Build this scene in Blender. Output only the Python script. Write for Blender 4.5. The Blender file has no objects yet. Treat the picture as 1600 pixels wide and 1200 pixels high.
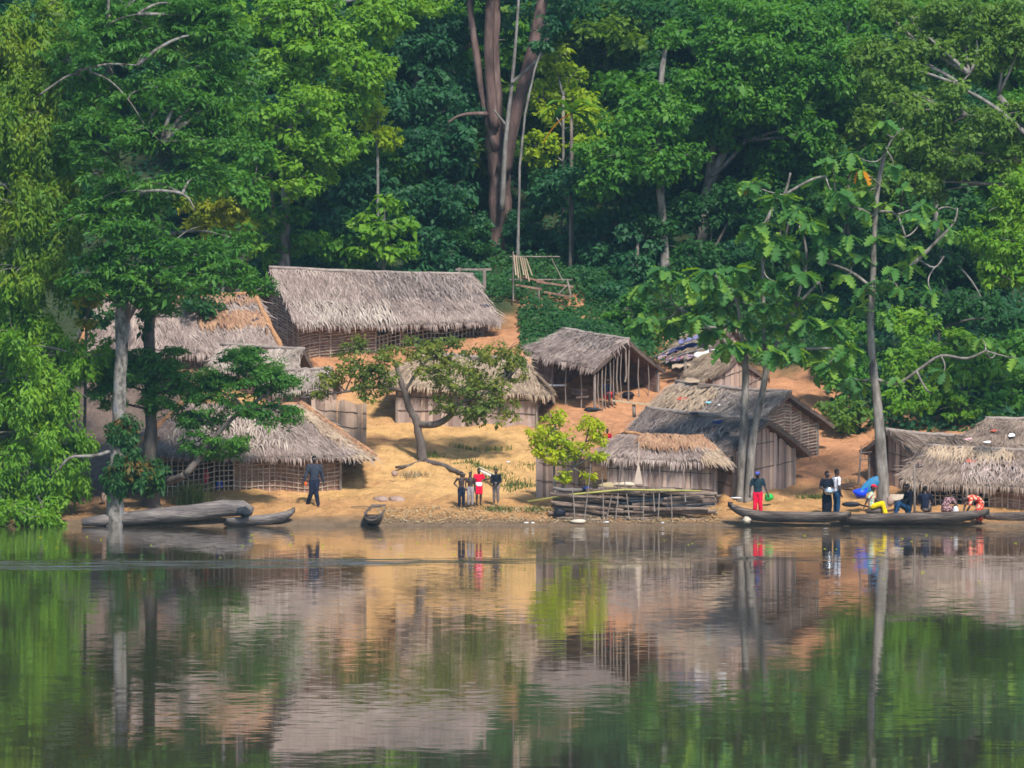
import bpy, bmesh, math, random
import numpy as np
from mathutils import Vector, Matrix, noise as mnoise

# ------------------------------------------------------------------ camera, sky, sun, exposure
SC = bpy.context.scene
COL = SC.collection
F, HZ, CZ, D0 = 9400.0, 600.0, 4.72, 200.0      # focal length in photo pixels, horizon row, eye height, metres to the shore
cam_d = bpy.data.cameras.new('camera'); cam = bpy.data.objects.new('camera', cam_d); COL.objects.link(cam)
cam.location = (0, -D0, CZ); cam.rotation_euler = (math.radians(90), 0, 0)
cam_d.sensor_width = 36.0; cam_d.lens = 36.0 * F / 1600.0; cam_d.clip_start = 1.0; cam_d.clip_end = 3000.0
SC.camera = cam

SUN_EL, SUN_AZ = math.radians(50), math.radians(158)     # azimuth clockwise from +Y: behind the camera, to its right
world = bpy.data.worlds.new('World'); SC.world = world; world.use_nodes = True
wn = world.node_tree.nodes; wl = world.node_tree.links; wn.clear()
sky = wn.new('ShaderNodeTexSky'); sky.sky_type = 'NISHITA'; sky.sun_disc = False
sky.sun_elevation = SUN_EL; sky.sun_rotation = SUN_AZ; sky.air_density = 1.0; sky.dust_density = 0.4; sky.ozone_density = 1.6
bg = wn.new('ShaderNodeBackground'); bg.inputs['Strength'].default_value = 0.12
wo = wn.new('ShaderNodeOutputWorld'); wl.new(sky.outputs[0], bg.inputs[0]); wl.new(bg.outputs[0], wo.inputs[0])
sun_d = bpy.data.lights.new('sun', 'SUN'); sun_d.energy = 3.3; sun_d.angle = math.radians(8.0); sun_d.color = (1.0, 0.955, 0.90)
sun = bpy.data.objects.new('sun', sun_d); COL.objects.link(sun); sun.location = (60, -110, 150)
sd = Vector((math.sin(SUN_AZ) * math.cos(SUN_EL), math.cos(SUN_AZ) * math.cos(SUN_EL), math.sin(SUN_EL)))
sun.rotation_euler = sd.to_track_quat('Z', 'Y').to_euler()
vs = SC.view_settings; vs.view_transform = 'Standard'; vs.look = 'None'; vs.gamma = 1.0; vs.use_curve_mapping = False; vs.exposure = 0.80
SC.cycles.max_bounces = 5; SC.cycles.diffuse_bounces = 2; SC.cycles.glossy_bounces = 3; SC.cycles.transmission_bounces = 4
SC.cycles.transparent_max_bounces = 6; SC.cycles.volume_bounces = 0; SC.cycles.use_denoising = True; SC.cycles.pixel_filter_type = 'BLACKMAN_HARRIS'; SC.cycles.filter_width = 1.6; SC.cycles.use_adaptive_sampling = True; SC.cycles.adaptive_threshold = 0.025

# ------------------------------------------------------------------ helpers
RNG = np.random.default_rng(7)
random.seed(7)
def W(px, py, Y):                    # a point seen at photo pixel (px, py), Y metres behind the shore
    k = (D0 + Y) / F
    return Vector(((px - 800) * k, Y, CZ + (HZ - py) * k))
def ppm(Y): return F / (D0 + Y)      # photo pixels per metre there

def new_mesh(name, verts, faces, mat=None, smooth=False):
    me = bpy.data.meshes.new(name)
    me.from_pydata([tuple(v) for v in verts], [], faces)
    if mat: me.materials.append(mat)
    if smooth: me.polygons.foreach_set('use_smooth', [True] * len(me.polygons))
    me.update()
    return me
def quads_mesh(name, V, mat=None, nv=4):            # V: (N, nv, 3) one polygon of nv corners per row
    N = V.shape[0]
    me = bpy.data.meshes.new(name)
    me.vertices.add(N * nv); me.vertices.foreach_set('co', V.reshape(-1).astype(np.float32))
    me.loops.add(N * nv); me.loops.foreach_set('vertex_index', np.arange(N * nv, dtype=np.int32))
    me.polygons.add(N); me.polygons.foreach_set('loop_start', np.arange(0, N * nv, nv, dtype=np.int32))
    try: me.polygons.foreach_set('loop_total', np.full(N, nv, dtype=np.int32))
    except Exception: pass
    if mat: me.materials.append(mat)
    me.update(calc_edges=True); me.validate()
    return me
def link(name, me, parent=None, kind=None, loc=None, rot=None, scale=None):
    o = bpy.data.objects.new(name, me); COL.objects.link(o)
    if parent: o.parent = parent
    if kind: o['kind'] = kind
    if loc is not None: o.location = loc
    if rot is not None: o.rotation_euler = rot
    if scale is not None: o.scale = scale
    return o
def tag(o, label, cat, group=None):
    o['label'] = label; o['category'] = cat
    if group: o['group'] = group
    return o
def thing(name, label, cat, loc=(0, 0, 0), rz=0.0, group=None):
    o = bpy.data.objects.new(name, None); COL.objects.link(o); o.location = loc; o.rotation_euler = (0, 0, rz)
    o.empty_display_size = 0.2
    return tag(o, label, cat, group)

class MB:                                   # collects shapes into one mesh
    def __init__(s): s.v = []; s.f = []
    def add(s, verts, faces):
        n = len(s.v); s.v += [tuple(v) for v in verts]; s.f += [tuple(i + n for i in f) for f in faces]
    def bar(s, A, B, w, h, up=(0, 0, 1)):   # box beam from A to B
        A = Vector(A); B = Vector(B); d = (B - A).normalized(); up = Vector(up)
        if abs(d.dot(up)) > 0.97: up = Vector((1, 0, 0))
        x = d.cross(up).normalized() * w / 2; y = x.cross(d).normalized() * h / 2
        c = [A - x - y, A + x - y, A + x + y, A - x + y, B - x - y, B + x - y, B + x + y, B - x + y]
        s.add(c, [(3, 2, 1, 0), (4, 5, 6, 7), (0, 1, 5, 4), (1, 2, 6, 5), (2, 3, 7, 6), (3, 0, 4, 7)])
    def tube(s, pts, rad, n=7, cap=True, soft=False):
        pts = [Vector(p) for p in pts]; k = len(pts)
        if not hasattr(rad, '__len__'): rad = [rad] * k
        if soft and k > 2:                                  # round the bends (Catmull-Rom)
            q = []; rq = []
            for i in range(k - 1):
                a, b, c, d = pts[max(0, i - 1)], pts[i], pts[i + 1], pts[min(k - 1, i + 2)]
                for j in range(4):
                    t = j / 4; q.append(0.5 * ((2 * b) + (c - a) * t + (2 * a - 5 * b + 4 * c - d) * t * t + (3 * b - a - 3 * c + d) * t ** 3)); rq.append(rad[i] + (rad[i + 1] - rad[i]) * t)
            pts = q + [pts[-1]]; rad = rq + [rad[-1]]; k = len(pts)
        ref = Vector((0.13, 0.27, 1.0)); d0 = (pts[-1] - pts[0]).normalized()
        if abs(d0.dot(ref.normalized())) > 0.9: ref = Vector((1, 0.2, 0.1))
        V = []; x = None
        for i, p in enumerate(pts):
            d = (pts[min(i + 1, k - 1)] - pts[max(i - 1, 0)])
            if d.length < 1e-6: d = d0.copy()
            d.normalize()
            if x is None: x = d.cross(ref).normalized()
            else:
                x = (x - d * x.dot(d))
                x = x.normalized() if x.length > 1e-5 else d.cross(ref).normalized()
            y = d.cross(x)
            for j in range(n):
                a = 2 * math.pi * j / n
                V.append(p + (x * math.cos(a) + y * math.sin(a)) * rad[i])
        Fc = [(i * n + j, i * n + (j + 1) % n, (i + 1) * n + (j + 1) % n, (i + 1) * n + j) for i in range(k - 1) for j in range(n)]
        if cap: Fc += [tuple(range(n))[::-1], tuple(range((k - 1) * n, k * n))]
        s.add(V, Fc)
    def blob(s, c, r, nu=10, nv=7, f=None):   # ellipsoid, f(unit) -> radius factor
        c = Vector(c); V = [c + Vector((0, 0, -r[2]))]; Fc = []
        for i in range(1, nv):
            t = -math.pi / 2 + math.pi * i / nv
            for j in range(nu):
                a = 2 * math.pi * j / nu
                u = Vector((math.cos(a) * math.cos(t), math.sin(a) * math.cos(t), math.sin(t)))
                g = f(u) if f else 1.0
                V.append(c + Vector((u.x * r[0], u.y * r[1], u.z * r[2])) * g)
        V.append(c + Vector((0, 0, r[2])))
        for j in range(nu):
            Fc.append((0, 1 + (j + 1) % nu, 1 + j)); Fc.append((len(V) - 1, 1 + (nv - 2) * nu + j, 1 + (nv - 2) * nu + (j + 1) % nu))
        for i in range(nv - 2):
            for j in range(nu):
                a, b = 1 + i * nu + j, 1 + i * nu + (j + 1) % nu
                Fc.append((a, b, b + nu, a + nu))
        s.add(V, Fc)
    def build(s, name, mat, parent=None, kind=None, smooth=False):
        return link(name, new_mesh(name, s.v, s.f, mat, smooth), parent, kind)

# ------------------------------------------------------------------ materials (all procedural)
def material(name, cols, rough=0.85, nscale=3.0, stretch=(1, 1, 1), island=0.0, bump=0.0, bscale=20.0, transl=0.0, spec=0.2, pos=None, metal=0.0, detail=4):
    m = bpy.data.materials.new(name); m.use_nodes = True
    nt = m.node_tree; N = nt.nodes; L = nt.links; N.clear()
    out = N.new('ShaderNodeOutputMaterial'); bs = N.new('ShaderNodeBsdfPrincipled')
    bs.inputs['Roughness'].default_value = rough; bs.inputs['Specular IOR Level'].default_value = spec; bs.inputs['Metallic'].default_value = metal
    tc = N.new('ShaderNodeTexCoord'); mp = N.new('ShaderNodeMapping'); mp.inputs['Scale'].default_value = stretch
    L.new(tc.outputs['Object'], mp.inputs['Vector'])
    nz = N.new('ShaderNodeTexNoise'); nz.inputs['Scale'].default_value = nscale; nz.inputs['Detail'].default_value = detail; nz.inputs['Roughness'].default_value = 0.6
    L.new(mp.outputs[0], nz.inputs['Vector'])
    st = N.new('ShaderNodeMapRange'); st.inputs[1].default_value = 0.28; st.inputs[2].default_value = 0.72
    L.new(nz.outputs['Fac'], st.inputs[0]); fac = st.outputs[0]
    if island > 0:
        ge = N.new('ShaderNodeNewGeometry'); mx = N.new('ShaderNodeMix'); mx.inputs[0].default_value = island
        L.new(fac, mx.inputs[2]); L.new(ge.outputs['Random Per Island'], mx.inputs[3]); fac = mx.outputs[0]
    cr = N.new('ShaderNodeValToRGB'); els = cr.color_ramp.elements
    while len(els) < len(cols): els.new(0.5)
    for i, c in enumerate(cols):
        els[i].position = pos[i] if pos else i / max(1, len(cols) - 1); els[i].color = (c[0], c[1], c[2], 1)
    L.new(fac, cr.inputs[0]); L.new(cr.outputs[0], bs.inputs['Base Color'])
    if bump > 0:
        n2 = N.new('ShaderNodeTexNoise'); n2.inputs['Scale'].default_value = bscale; n2.inputs['Detail'].default_value = 5
        L.new(mp.outputs[0], n2.inputs['Vector'])
        bp = N.new('ShaderNodeBump'); bp.inputs['Strength'].default_value = bump; bp.inputs['Distance'].default_value = 0.05
        L.new(n2.outputs['Fac'], bp.inputs['Height']); L.new(bp.outputs[0], bs.inputs['Normal'])
    if transl > 0:
        tr = N.new('ShaderNodeBsdfTranslucent'); mm = N.new('ShaderNodeMixShader'); mm.inputs[0].default_value = transl
        hs = N.new('ShaderNodeHueSaturation'); hs.inputs['Hue'].default_value = 0.485; hs.inputs['Saturation'].default_value = 1.1; hs.inputs['Value'].default_value = 1.5
        L.new(cr.outputs[0], hs.inputs['Color']); L.new(hs.outputs[0], tr.inputs[0])
        L.new(bs.outputs[0], mm.inputs[1]); L.new(tr.outputs[0], mm.inputs[2]); L.new(mm.outputs[0], out.inputs[0])
    else: L.new(bs.outputs[0], out.inputs[0])
    return m
def plain(name, c, rough=0.8, spec=0.2, **k):
    return material(name, [tuple(x * 0.78 for x in c), tuple(min(1, x * 1.15) for x in c)], rough=rough, spec=spec, nscale=k.pop('nscale', 6.0), **k)

M = {}
def leafmat(name, dark, mid, light, tr=0.40, isl=0.30, ns=0.8):
    dark, mid, light = [(c[0] * 1.22, c[1] * 1.18, c[2] * 0.72) for c in (dark, mid, light)]
    M[name] = material(name, [dark, mid, light], rough=0.55, nscale=ns, island=isl, transl=tr, spec=0.25)
leafmat('leaf_bright', (0.050, 0.140, 0.016), (0.110, 0.250, 0.026), (0.200, 0.340, 0.045))
leafmat('leaf_mid', (0.026, 0.095, 0.016), (0.060, 0.180, 0.028), (0.120, 0.260, 0.045))
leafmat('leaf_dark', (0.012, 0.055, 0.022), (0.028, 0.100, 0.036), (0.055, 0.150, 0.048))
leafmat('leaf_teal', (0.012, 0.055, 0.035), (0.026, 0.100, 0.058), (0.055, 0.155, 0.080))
leafmat('leaf_olive', (0.045, 0.105, 0.022), (0.090, 0.180, 0.034), (0.150, 0.240, 0.060))
leafmat('leaf_yellow', (0.090, 0.150, 0.012), (0.210, 0.260, 0.018), (0.420, 0.360, 0.020))
leafmat('leaf_lime', (0.160, 0.250, 0.012), (0.330, 0.400, 0.016), (0.520, 0.500, 0.030), tr=0.45)
leafmat('leaf_feather', (0.024, 0.090, 0.026), (0.054, 0.165, 0.034), (0.110, 0.240, 0.046))
leafmat('leaf_droop', (0.045, 0.120, 0.018), (0.105, 0.210, 0.028), (0.240, 0.300, 0.035))
leafmat('leaf_fig', (0.045, 0.085, 0.024), (0.105, 0.155, 0.036), (0.230, 0.235, 0.045))
leafmat('leaf_bread', (0.026, 0.095, 0.040), (0.058, 0.170, 0.052), (0.230, 0.380, 0.055), isl=0.2, ns=1.2)
leafmat('leaf_bread_old', (0.300, 0.160, 0.015), (0.500, 0.200, 0.015), (0.550, 0.330, 0.020), isl=0.2, ns=1.2)
leafmat('leaf_painted_sun', (0.120, 0.230, 0.012), (0.220, 0.330, 0.016), (0.330, 0.420, 0.030), tr=0.45)  # sunlight on the far foliage, painted in as a brighter leaf colour
leafmat('leaf_rust', (0.070, 0.045, 0.018), (0.150, 0.085, 0.028), (0.100, 0.120, 0.035))
M['bark_grey'] = material('bark_grey', [(0.09, 0.078, 0.066), (0.18, 0.16, 0.14), (0.30, 0.28, 0.25)], nscale=5, stretch=(1, 1, 0.35), bump=0.5)
M['bark_pale'] = material('bark_pale', [(0.075, 0.064, 0.052), (0.20, 0.175, 0.148), (0.36, 0.325, 0.28)], nscale=5, stretch=(1, 1, 0.35), bump=0.4)
M['bark_red'] = material('bark_red', [(0.042, 0.028, 0.025), (0.115, 0.070, 0.058), (0.22, 0.15, 0.125)], nscale=2.2, stretch=(1, 1, 0.3), bump=0.8, bscale=9)
M['bark_dark'] = material('bark_dark', [(0.05, 0.040, 0.033), (0.12, 0.095, 0.080), (0.19, 0.16, 0.13)], nscale=4, stretch=(1, 1, 0.35), bump=0.6)
M['bark_water'] = material('bark_water', [(0.030, 0.027, 0.022), (0.105, 0.093, 0.077), (0.25, 0.225, 0.19), (0.12, 0.135, 0.18)], nscale=4.5, stretch=(1, 1, 0.6), bump=0.5)
def thatchmat(name, a, b, c, ns=1.1): M[name] = material(name, [a, b, c], rough=0.95, nscale=ns, island=0.52, bump=0.0, spec=0.1)
thatchmat('thatch_grey', (0.110, 0.074, 0.060), (0.325, 0.245, 0.205), (0.53, 0.425, 0.35))
thatchmat('thatch_pale', (0.17, 0.125, 0.10), (0.39, 0.315, 0.255), (0.60, 0.51, 0.41))
thatchmat('thatch_tan', (0.17, 0.115, 0.075), (0.38, 0.275, 0.185), (0.56, 0.43, 0.29))
thatchmat('thatch_brown', (0.13, 0.070, 0.045), (0.33, 0.185, 0.110), (0.50, 0.32, 0.18))
thatchmat('thatch_dark', (0.065, 0.048, 0.042), (0.215, 0.170, 0.145), (0.40, 0.33, 0.28))
thatchmat('thatch_umber', (0.085, 0.058, 0.043), (0.26, 0.190, 0.145), (0.45, 0.350, 0.265))
M['underthatch'] = material('underthatch', [(0.10, 0.070, 0.055), (0.19, 0.14, 0.11)], nscale=9, stretch=(1, 1, 1), bump=0.6)
M['ridge_roll'] = material('ridge_roll', [(0.20, 0.155, 0.13), (0.38, 0.31, 0.26)], nscale=6, stretch=(0.5, 1, 1), bump=0.7)
M['ridge_orange'] = material('ridge_orange', [(0.28, 0.13, 0.06), (0.50, 0.27, 0.13)], nscale=6, bump=0.7)
def plankmat(name, cols): M[name] = material(name, cols, rough=0.9, nscale=3.5, stretch=(7, 7, 0.35), bump=0.35, bscale=7, spec=0.1)
PLK = []
for i, cc in enumerate([((0.16, 0.125, 0.11), (0.31, 0.255, 0.23)), ((0.20, 0.16, 0.14), (0.38, 0.32, 0.29)), ((0.14, 0.105, 0.088), (0.27, 0.205, 0.175)), ((0.24, 0.185, 0.145), (0.43, 0.345, 0.28))]):
    plankmat('plank_%d' % i, [(c[0] * 1.42, c[1] * 1.28, c[2] * 1.2) for c in cc]); PLK.append(M['plank_%d' % i])
M['mud'] = material('mud', [(0.13, 0.068, 0.046), (0.27, 0.150, 0.102), (0.40, 0.245, 0.17)], nscale=4.5, bump=0.6)
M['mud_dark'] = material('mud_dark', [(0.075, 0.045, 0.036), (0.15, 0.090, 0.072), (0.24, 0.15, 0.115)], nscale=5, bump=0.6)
M['stick'] = material('stick', [(0.18, 0.125, 0.09), (0.42, 0.32, 0.24), (0.58, 0.47, 0.36)], nscale=7, island=0.5)
M['post'] = material('post', [(0.14, 0.105, 0.085), (0.34, 0.28, 0.23)], nscale=5, stretch=(1, 1, 0.2), bump=0.4)
M['post_dark'] = material('post_dark', [(0.05, 0.04, 0.035), (0.15, 0.12, 0.10)], nscale=5, stretch=(1, 1, 0.2), bump=0.4)
M['binding'] = plain('binding', (0.10, 0.075, 0.06))
M['canoe'] = material('canoe', [(0.035, 0.027, 0.023), (0.115, 0.088, 0.072), (0.24, 0.195, 0.16)], nscale=2.2, stretch=(0.5, 4, 4), bump=0.9, bscale=6, detail=7)
M['canoe_pale'] = material('canoe_pale', [(0.060, 0.050, 0.047), (0.155, 0.130, 0.118), (0.30, 0.255, 0.21)], nscale=2.0, stretch=(0.5, 3, 3), bump=0.9, bscale=6, detail=7)
M['log'] = material('log', [(0.060, 0.041, 0.031), (0.165, 0.115, 0.086), (0.35, 0.265, 0.20)], nscale=3.5, stretch=(0.5, 3, 3), bump=0.5)
M['char'] = material('char', [(0.010, 0.011, 0.014), (0.040, 0.045, 0.055)], nscale=5, rough=0.6, bump=0.5)
M['stone'] = material('stone', [(0.24, 0.155, 0.12), (0.42, 0.29, 0.23)], nscale=4, bump=0.5)
M['stone_pale'] = material('stone_pale', [(0.42, 0.34, 0.24), (0.62, 0.53, 0.40)], nscale=4, bump=0.4)
M['skin'] = plain('skin', (0.055, 0.030, 0.022), rough=0.5, spec=0.4)
M['hair'] = plain('hair', (0.010, 0.009, 0.009))
M['eye'] = plain('eye', (0.6, 0.58, 0.55), rough=0.3)
M['lip'] = plain('lip', (0.10, 0.035, 0.030), rough=0.5)
for n, c in dict(cloth_navy=(0.018, 0.022, 0.040), cloth_suit=(0.038, 0.045, 0.062), cloth_grey=(0.30, 0.26, 0.25), cloth_red=(0.72, 0.012, 0.045), cloth_white=(0.75, 0.75, 0.80),
                 cloth_blue=(0.06, 0.10, 0.42), cloth_denim=(0.020, 0.060, 0.13), cloth_black=(0.012, 0.014, 0.022), cloth_teal=(0.022, 0.040, 0.050), cloth_yellow=(0.78, 0.55, 0.01),
                 cap_red=(0.80, 0.02, 0.05), cap_blue=(0.10, 0.12, 0.42), cloth_khaki=(0.17, 0.145, 0.13), cloth_orange=(0.90, 0.12, 0.02), cloth_lilac=(0.16, 0.15, 0.26)).items():
    M[n] = material(n, [tuple(x * .55 for x in c), c, tuple(min(1, x * 1.3) for x in c)], rough=0.9, spec=0.05, nscale=7.0, stretch=(1, 1, .6), bump=0.9, bscale=11)
M['cloth_floral'] = material('cloth_floral', [(0.62, 0.05, 0.03), (0.70, 0.08, 0.04), (0.70, 0.52, 0.36)], nscale=9, detail=1, rough=0.9, pos=[0, 0.60, 0.66])
M['cloth_pattern'] = material('cloth_pattern', [(0.07, 0.025, 0.035), (0.10, 0.04, 0.05), (0.45, 0.28, 0.26)], nscale=22, detail=1, rough=0.9, pos=[0, 0.5, 0.62])
M['cloth_multi'] = material('cloth_multi', [(0.10, 0.35, 0.40), (0.55, 0.60, 0.25), (0.70, 0.62, 0.55), (0.65, 0.10, 0.16)], nscale=10, detail=1, rough=0.9, pos=[0.1, 0.4, 0.6, 0.8])
M['metal_pot'] = plain('metal_pot', (0.55, 0.57, 0.58), rough=0.25, spec=0.5, metal=0.9)
M['plastic_blue'] = plain('plastic_blue', (0.010, 0.060, 0.75), rough=0.4, spec=0.5)
M['plastic_teal'] = plain('plastic_teal', (0.020, 0.17, 0.32), rough=0.45, spec=0.5)
M['plastic_green'] = plain('plastic_green', (0.02, 0.40, 0.06), rough=0.45, spec=0.5)
M['plastic_white'] = plain('plastic_white', (0.75, 0.73, 0.70), rough=0.5)
M['plastic_black'] = plain('plastic_black', (0.015, 0.016, 0.022), rough=0.5)
M['tarp_blue'] = plain('tarp_blue', (0.022, 0.032, 0.12), rough=0.5)
M['scrap_dark'] = plain('scrap_dark', (0.022, 0.024, 0.045), rough=0.6)
M['scrap_pink'] = plain('scrap_pink', (0.70, 0.40, 0.42), rough=0.7)
M['scrap_cyan'] = plain('scrap_cyan', (0.25, 0.55, 0.62), rough=0.6)
M['scrap_red'] = plain('scrap_red', (0.42, 0.10, 0.06), rough=0.7)
M['scrap_white'] = plain('scrap_white', (0.75, 0.72, 0.68), rough=0.6)
M['cloth_stripe'] = material('cloth_stripe', [(0.06, 0.07, 0.16), (0.28, 0.10, 0.09), (0.42, 0.37, 0.32), (0.14, 0.10, 0.18)], nscale=3.2, stretch=(0.6, 4, 4), detail=1, rough=0.9, pos=[0.2, 0.4, 0.58, 0.8])
M['bamboo'] = material('bamboo', [(0.30, 0.27, 0.06), (0.46, 0.42, 0.12)], nscale=5, rough=0.5)
M['board'] = material('board', [(0.40, 0.30, 0.17), (0.66, 0.56, 0.38)], nscale=4, stretch=(4, 4, 0.4))
M['sack'] = material('sack', [(0.46, 0.34, 0.22), (0.68, 0.58, 0.44)], nscale=4, bump=0.5)
M['grass'] = material('grass', [(0.055, 0.11, 0.022), (0.12, 0.17, 0.040), (0.28, 0.25, 0.09)], nscale=1, island=0.7, transl=0.25)
M['straw'] = material('straw', [(0.22, 0.16, 0.08), (0.46, 0.36, 0.20)], nscale=1, island=0.7)

# ------------------------------------------------------------------ ground and water
PROF = [(-60, -9), (-10, -2.4), (-2.0, -0.55), (-0.4, -0.12), (0.0, 0.02), (0.8, 0.28), (3, 0.62), (5, 0.92), (9, 2.0), (14, 3.25), (16.5, 3.8), (22, 5.9), (26, 7.4), (30, 9.1), (40, 14.5), (60, 27), (110, 55), (200, 80)]
PX, PZ = np.array([p[0] for p in PROF], float), np.array([p[1] for p in PROF], float)
CTL = []
for (px, py, Y) in [(480, 545, 22), (420, 535, 24), (750, 548, 23), (380, 775, 5), (548, 775, 5), (600, 650, 14), (830, 678, 13), (570, 675, 12), (925, 640, 16.5), (1000, 640, 18),
                    (1140, 605, 18), (1240, 710, 10), (1150, 768, 5), (1240, 782, 6), (840, 778, 4), (1120, 800, 3), (1360, 780, 6.5), (1500, 800, 3), (780, 392, 33), (1040, 425, 29),
                    (660, 722, 9), (490, 790, 3), (1310, 700, 12), (1165, 750, 4), (1380, 782, 4), (235, 790, 2.5), (740, 789, 2.6), (820, 540, 21), (860, 620, 15.5), (1000, 690, 9),
                    (700, 690, 11.5), (760, 700, 10), (700, 775, 4.2), (620, 760, 5.2), (1290, 745, 7), (1310, 782, 4), (300, 560, 17), (180, 740, 6.5)]:
    p = W(px, py, Y); CTL.append((p.x, p.y, p.z - float(np.interp(Y, PX, PZ))))
CTL = np.array(CTL)
def terrain(x, y, rough=True):
    x = np.asarray(x, float); y = np.asarray(y, float)
    z = np.interp(y, PX, PZ)
    wsum = np.full(x.shape, 0.35); acc = np.zeros(x.shape)
    for cx, cy, r in CTL:
        w = np.exp(-((x - cx) ** 2 / (2 * 2.6 ** 2) + (y - cy) ** 2 / (2 * 1.9 ** 2))); wsum += w; acc += w * r
    z = z + acc / wsum * np.clip(y / 1.5, 0, 1)
    if rough:
        n = 0.10 * np.sin(x * 1.13 + 0.7 * np.sin(y * 0.9)) * np.sin(y * 1.31 + 1.1) + 0.05 * np.sin(x * 2.9 + y * 1.7) * np.sin(y * 3.3 - x * 0.8) + 0.022 * np.sin(x * 6.1 - y * 4.3) * np.sin(y * 7.7 + x * 2.1)
        z = z + n * np.clip((y - 0.2) / 3.0, 0.12, 1.0)
        z = z + np.clip((y - 32) / 20, 0, 1) * 1.5 * np.sin(x * 0.17 + 1) * np.sin(y * 0.13)
    return z
def tz(x, y): return float(terrain(np.array([x]), np.array([y]))[0])
def G(px, Y):                                # the ground point below photo column px
    x = (px - 800) * (D0 + Y) / F
    return Vector((x, Y, tz(x, Y)))

def make_ground():
    xs = np.unique(np.round(np.concatenate([np.linspace(-260, -24, 40), np.linspace(-24, 24, 321), np.linspace(24, 260, 40)]), 3))
    ys = np.unique(np.round(np.concatenate([np.linspace(-60, -3, 14), np.linspace(-3, 30, 221), np.linspace(30, 200, 60)]), 3))
    X, Y = np.meshgrid(xs, ys); Z = terrain(X.ravel(), Y.ravel()).reshape(X.shape)
    fine = np.array([mnoise.fractal(Vector((x * 1.6, y * 1.6, 0)), 0.8, 2.1, 5) for x, y in zip(X.ravel(), Y.ravel())]).reshape(X.shape)
    Z = Z + 0.075 * fine * np.clip(Y / 1.5, 0.0, 1.0) * (Y < 32)
    nx, ny = len(xs), len(ys)
    V = np.stack([X, Y, Z], -1).reshape(-1, 3)
    idx = np.arange(nx * ny).reshape(ny, nx)
    Q = np.stack([idx[:-1, :-1], idx[:-1, 1:], idx[1:, 1:], idx[1:, :-1]], -1).reshape(-1, 4)
    me = bpy.data.meshes.new('ground')
    me.vertices.add(len(V)); me.vertices.foreach_set('co', V.ravel().astype(np.float32))
    me.loops.add(Q.size); me.loops.foreach_set('vertex_index', Q.ravel().astype(np.int32))
    me.polygons.add(len(Q)); me.polygons.foreach_set('loop_start', np.arange(0, Q.size, 4, dtype=np.int32))
    me.update(calc_edges=True); me.validate(); me.polygons.foreach_set('use_smooth', [True] * len(me.polygons))
    # soil colour, place by place: sand, laterite, darker brown at the left, leaf litter
    big = np.array([mnoise.fractal(Vector((x * 0.35, y * 0.5, 3)), 0.9, 2.0, 4) for x, y in zip(X.ravel(), Y.ravel())])
    x, y = X.ravel(), Y.ravel()
    def sm(a, lo, hi): t = np.clip((a - lo) / (hi - lo), 0, 1); return t * t * (3 - 2 * t)
    sand = np.array([0.55, 0.322, 0.125]); later = np.array([0.47, 0.225, 0.108]); bank_brown = np.array([0.150, 0.105, 0.080]); litter = np.array([0.040, 0.055, 0.022]); wet = np.array([0.17, 0.115, 0.070]); earth = np.array([0.40, 0.205, 0.080])
    a_lat = np.clip(sm(x + 1.6 * big, 0.8, 3.0) * sm(y, 3.5, 8) + 0.55 * sm(big, 0.1, 0.55) + sm(y, 15, 19), 0, 1)
    c = sand[None] * (1 - a_lat[:, None]) + later[None] * a_lat[:, None]
    a_h = np.clip(sm(-x + 1.5 * big, 10.6, 12.4), 0, 1); c = c * (1 - a_h[:, None]) + bank_brown * a_h[:, None]
    edge = 24.5 + 1.5 * np.sin(x * 0.5) - 3.5 * sm(x, 4.5, 6.5) - 8 * sm(x, 10.5, 13.5) - 9 * sm(-x, 15.5, 18)
    a_f = sm(y + 2.5 * big, edge, edge + 2.5); c = c * (1 - a_f[:, None]) + litter * a_f[:, None]
    a_e = (1 - sm(y + 1.0 * big, 3.2, 5.0)) * 0.75; c = c * (1 - a_e[:, None]) + earth * a_e[:, None]
    a_w = 1 - sm(y + 0.5 * big, 0.15, 1.1); c = c * (1 - a_w[:, None]) + wet * a_w[:, None]
    at = me.color_attributes.new('soil', 'FLOAT_COLOR', 'POINT')
    at.data.foreach_set('color', np.concatenate([c, np.ones((len(c), 1))], 1).ravel().astype(np.float32))
    m = bpy.data.materials.new('soil'); m.use_nodes = True; N = m.node_tree.nodes; L = m.node_tree.links; bs = N['Principled BSDF']
    bs.inputs['Roughness'].default_value = 0.95; bs.inputs['Specular IOR Level'].default_value = 0.1
    vc = N.new('ShaderNodeVertexColor'); vc.layer_name = 'soil'; tc = N.new('ShaderNodeTexCoord')
    n1 = N.new('ShaderNodeTexNoise'); n1.inputs['Scale'].default_value = 2.2; n1.inputs['Detail'].default_value = 8; n1.inputs['Roughness'].default_value = 0.7; L.new(tc.outputs['Object'], n1.inputs['Vector'])
    mr = N.new('ShaderNodeMapRange'); mr.inputs[1].default_value = 0.3; mr.inputs[2].default_value = 0.72; mr.inputs[3].default_value = 0.62; mr.inputs[4].default_value = 1.22; L.new(n1.outputs[0], mr.inputs[0])
    mx = N.new('ShaderNodeVectorMath'); mx.operation = 'SCALE'; L.new(vc.outputs[0], mx.inputs[0]); L.new(mr.outputs[0], mx.inputs['Scale']); L.new(mx.outputs[0], bs.inputs['Base Color'])
    n2 = N.new('ShaderNodeTexNoise'); n2.inputs['Scale'].default_value = 7; n2.inputs['Detail'].default_value = 6; L.new(tc.outputs['Object'], n2.inputs['Vector'])
    bp = N.new('ShaderNodeBump'); bp.inputs['Strength'].default_value = 0.7; bp.inputs['Distance'].default_value = 0.12; L.new(n2.outputs[0], bp.inputs['Height']); L.new(bp.outputs[0], bs.inputs['Normal'])
    me.materials.append(m)
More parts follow.
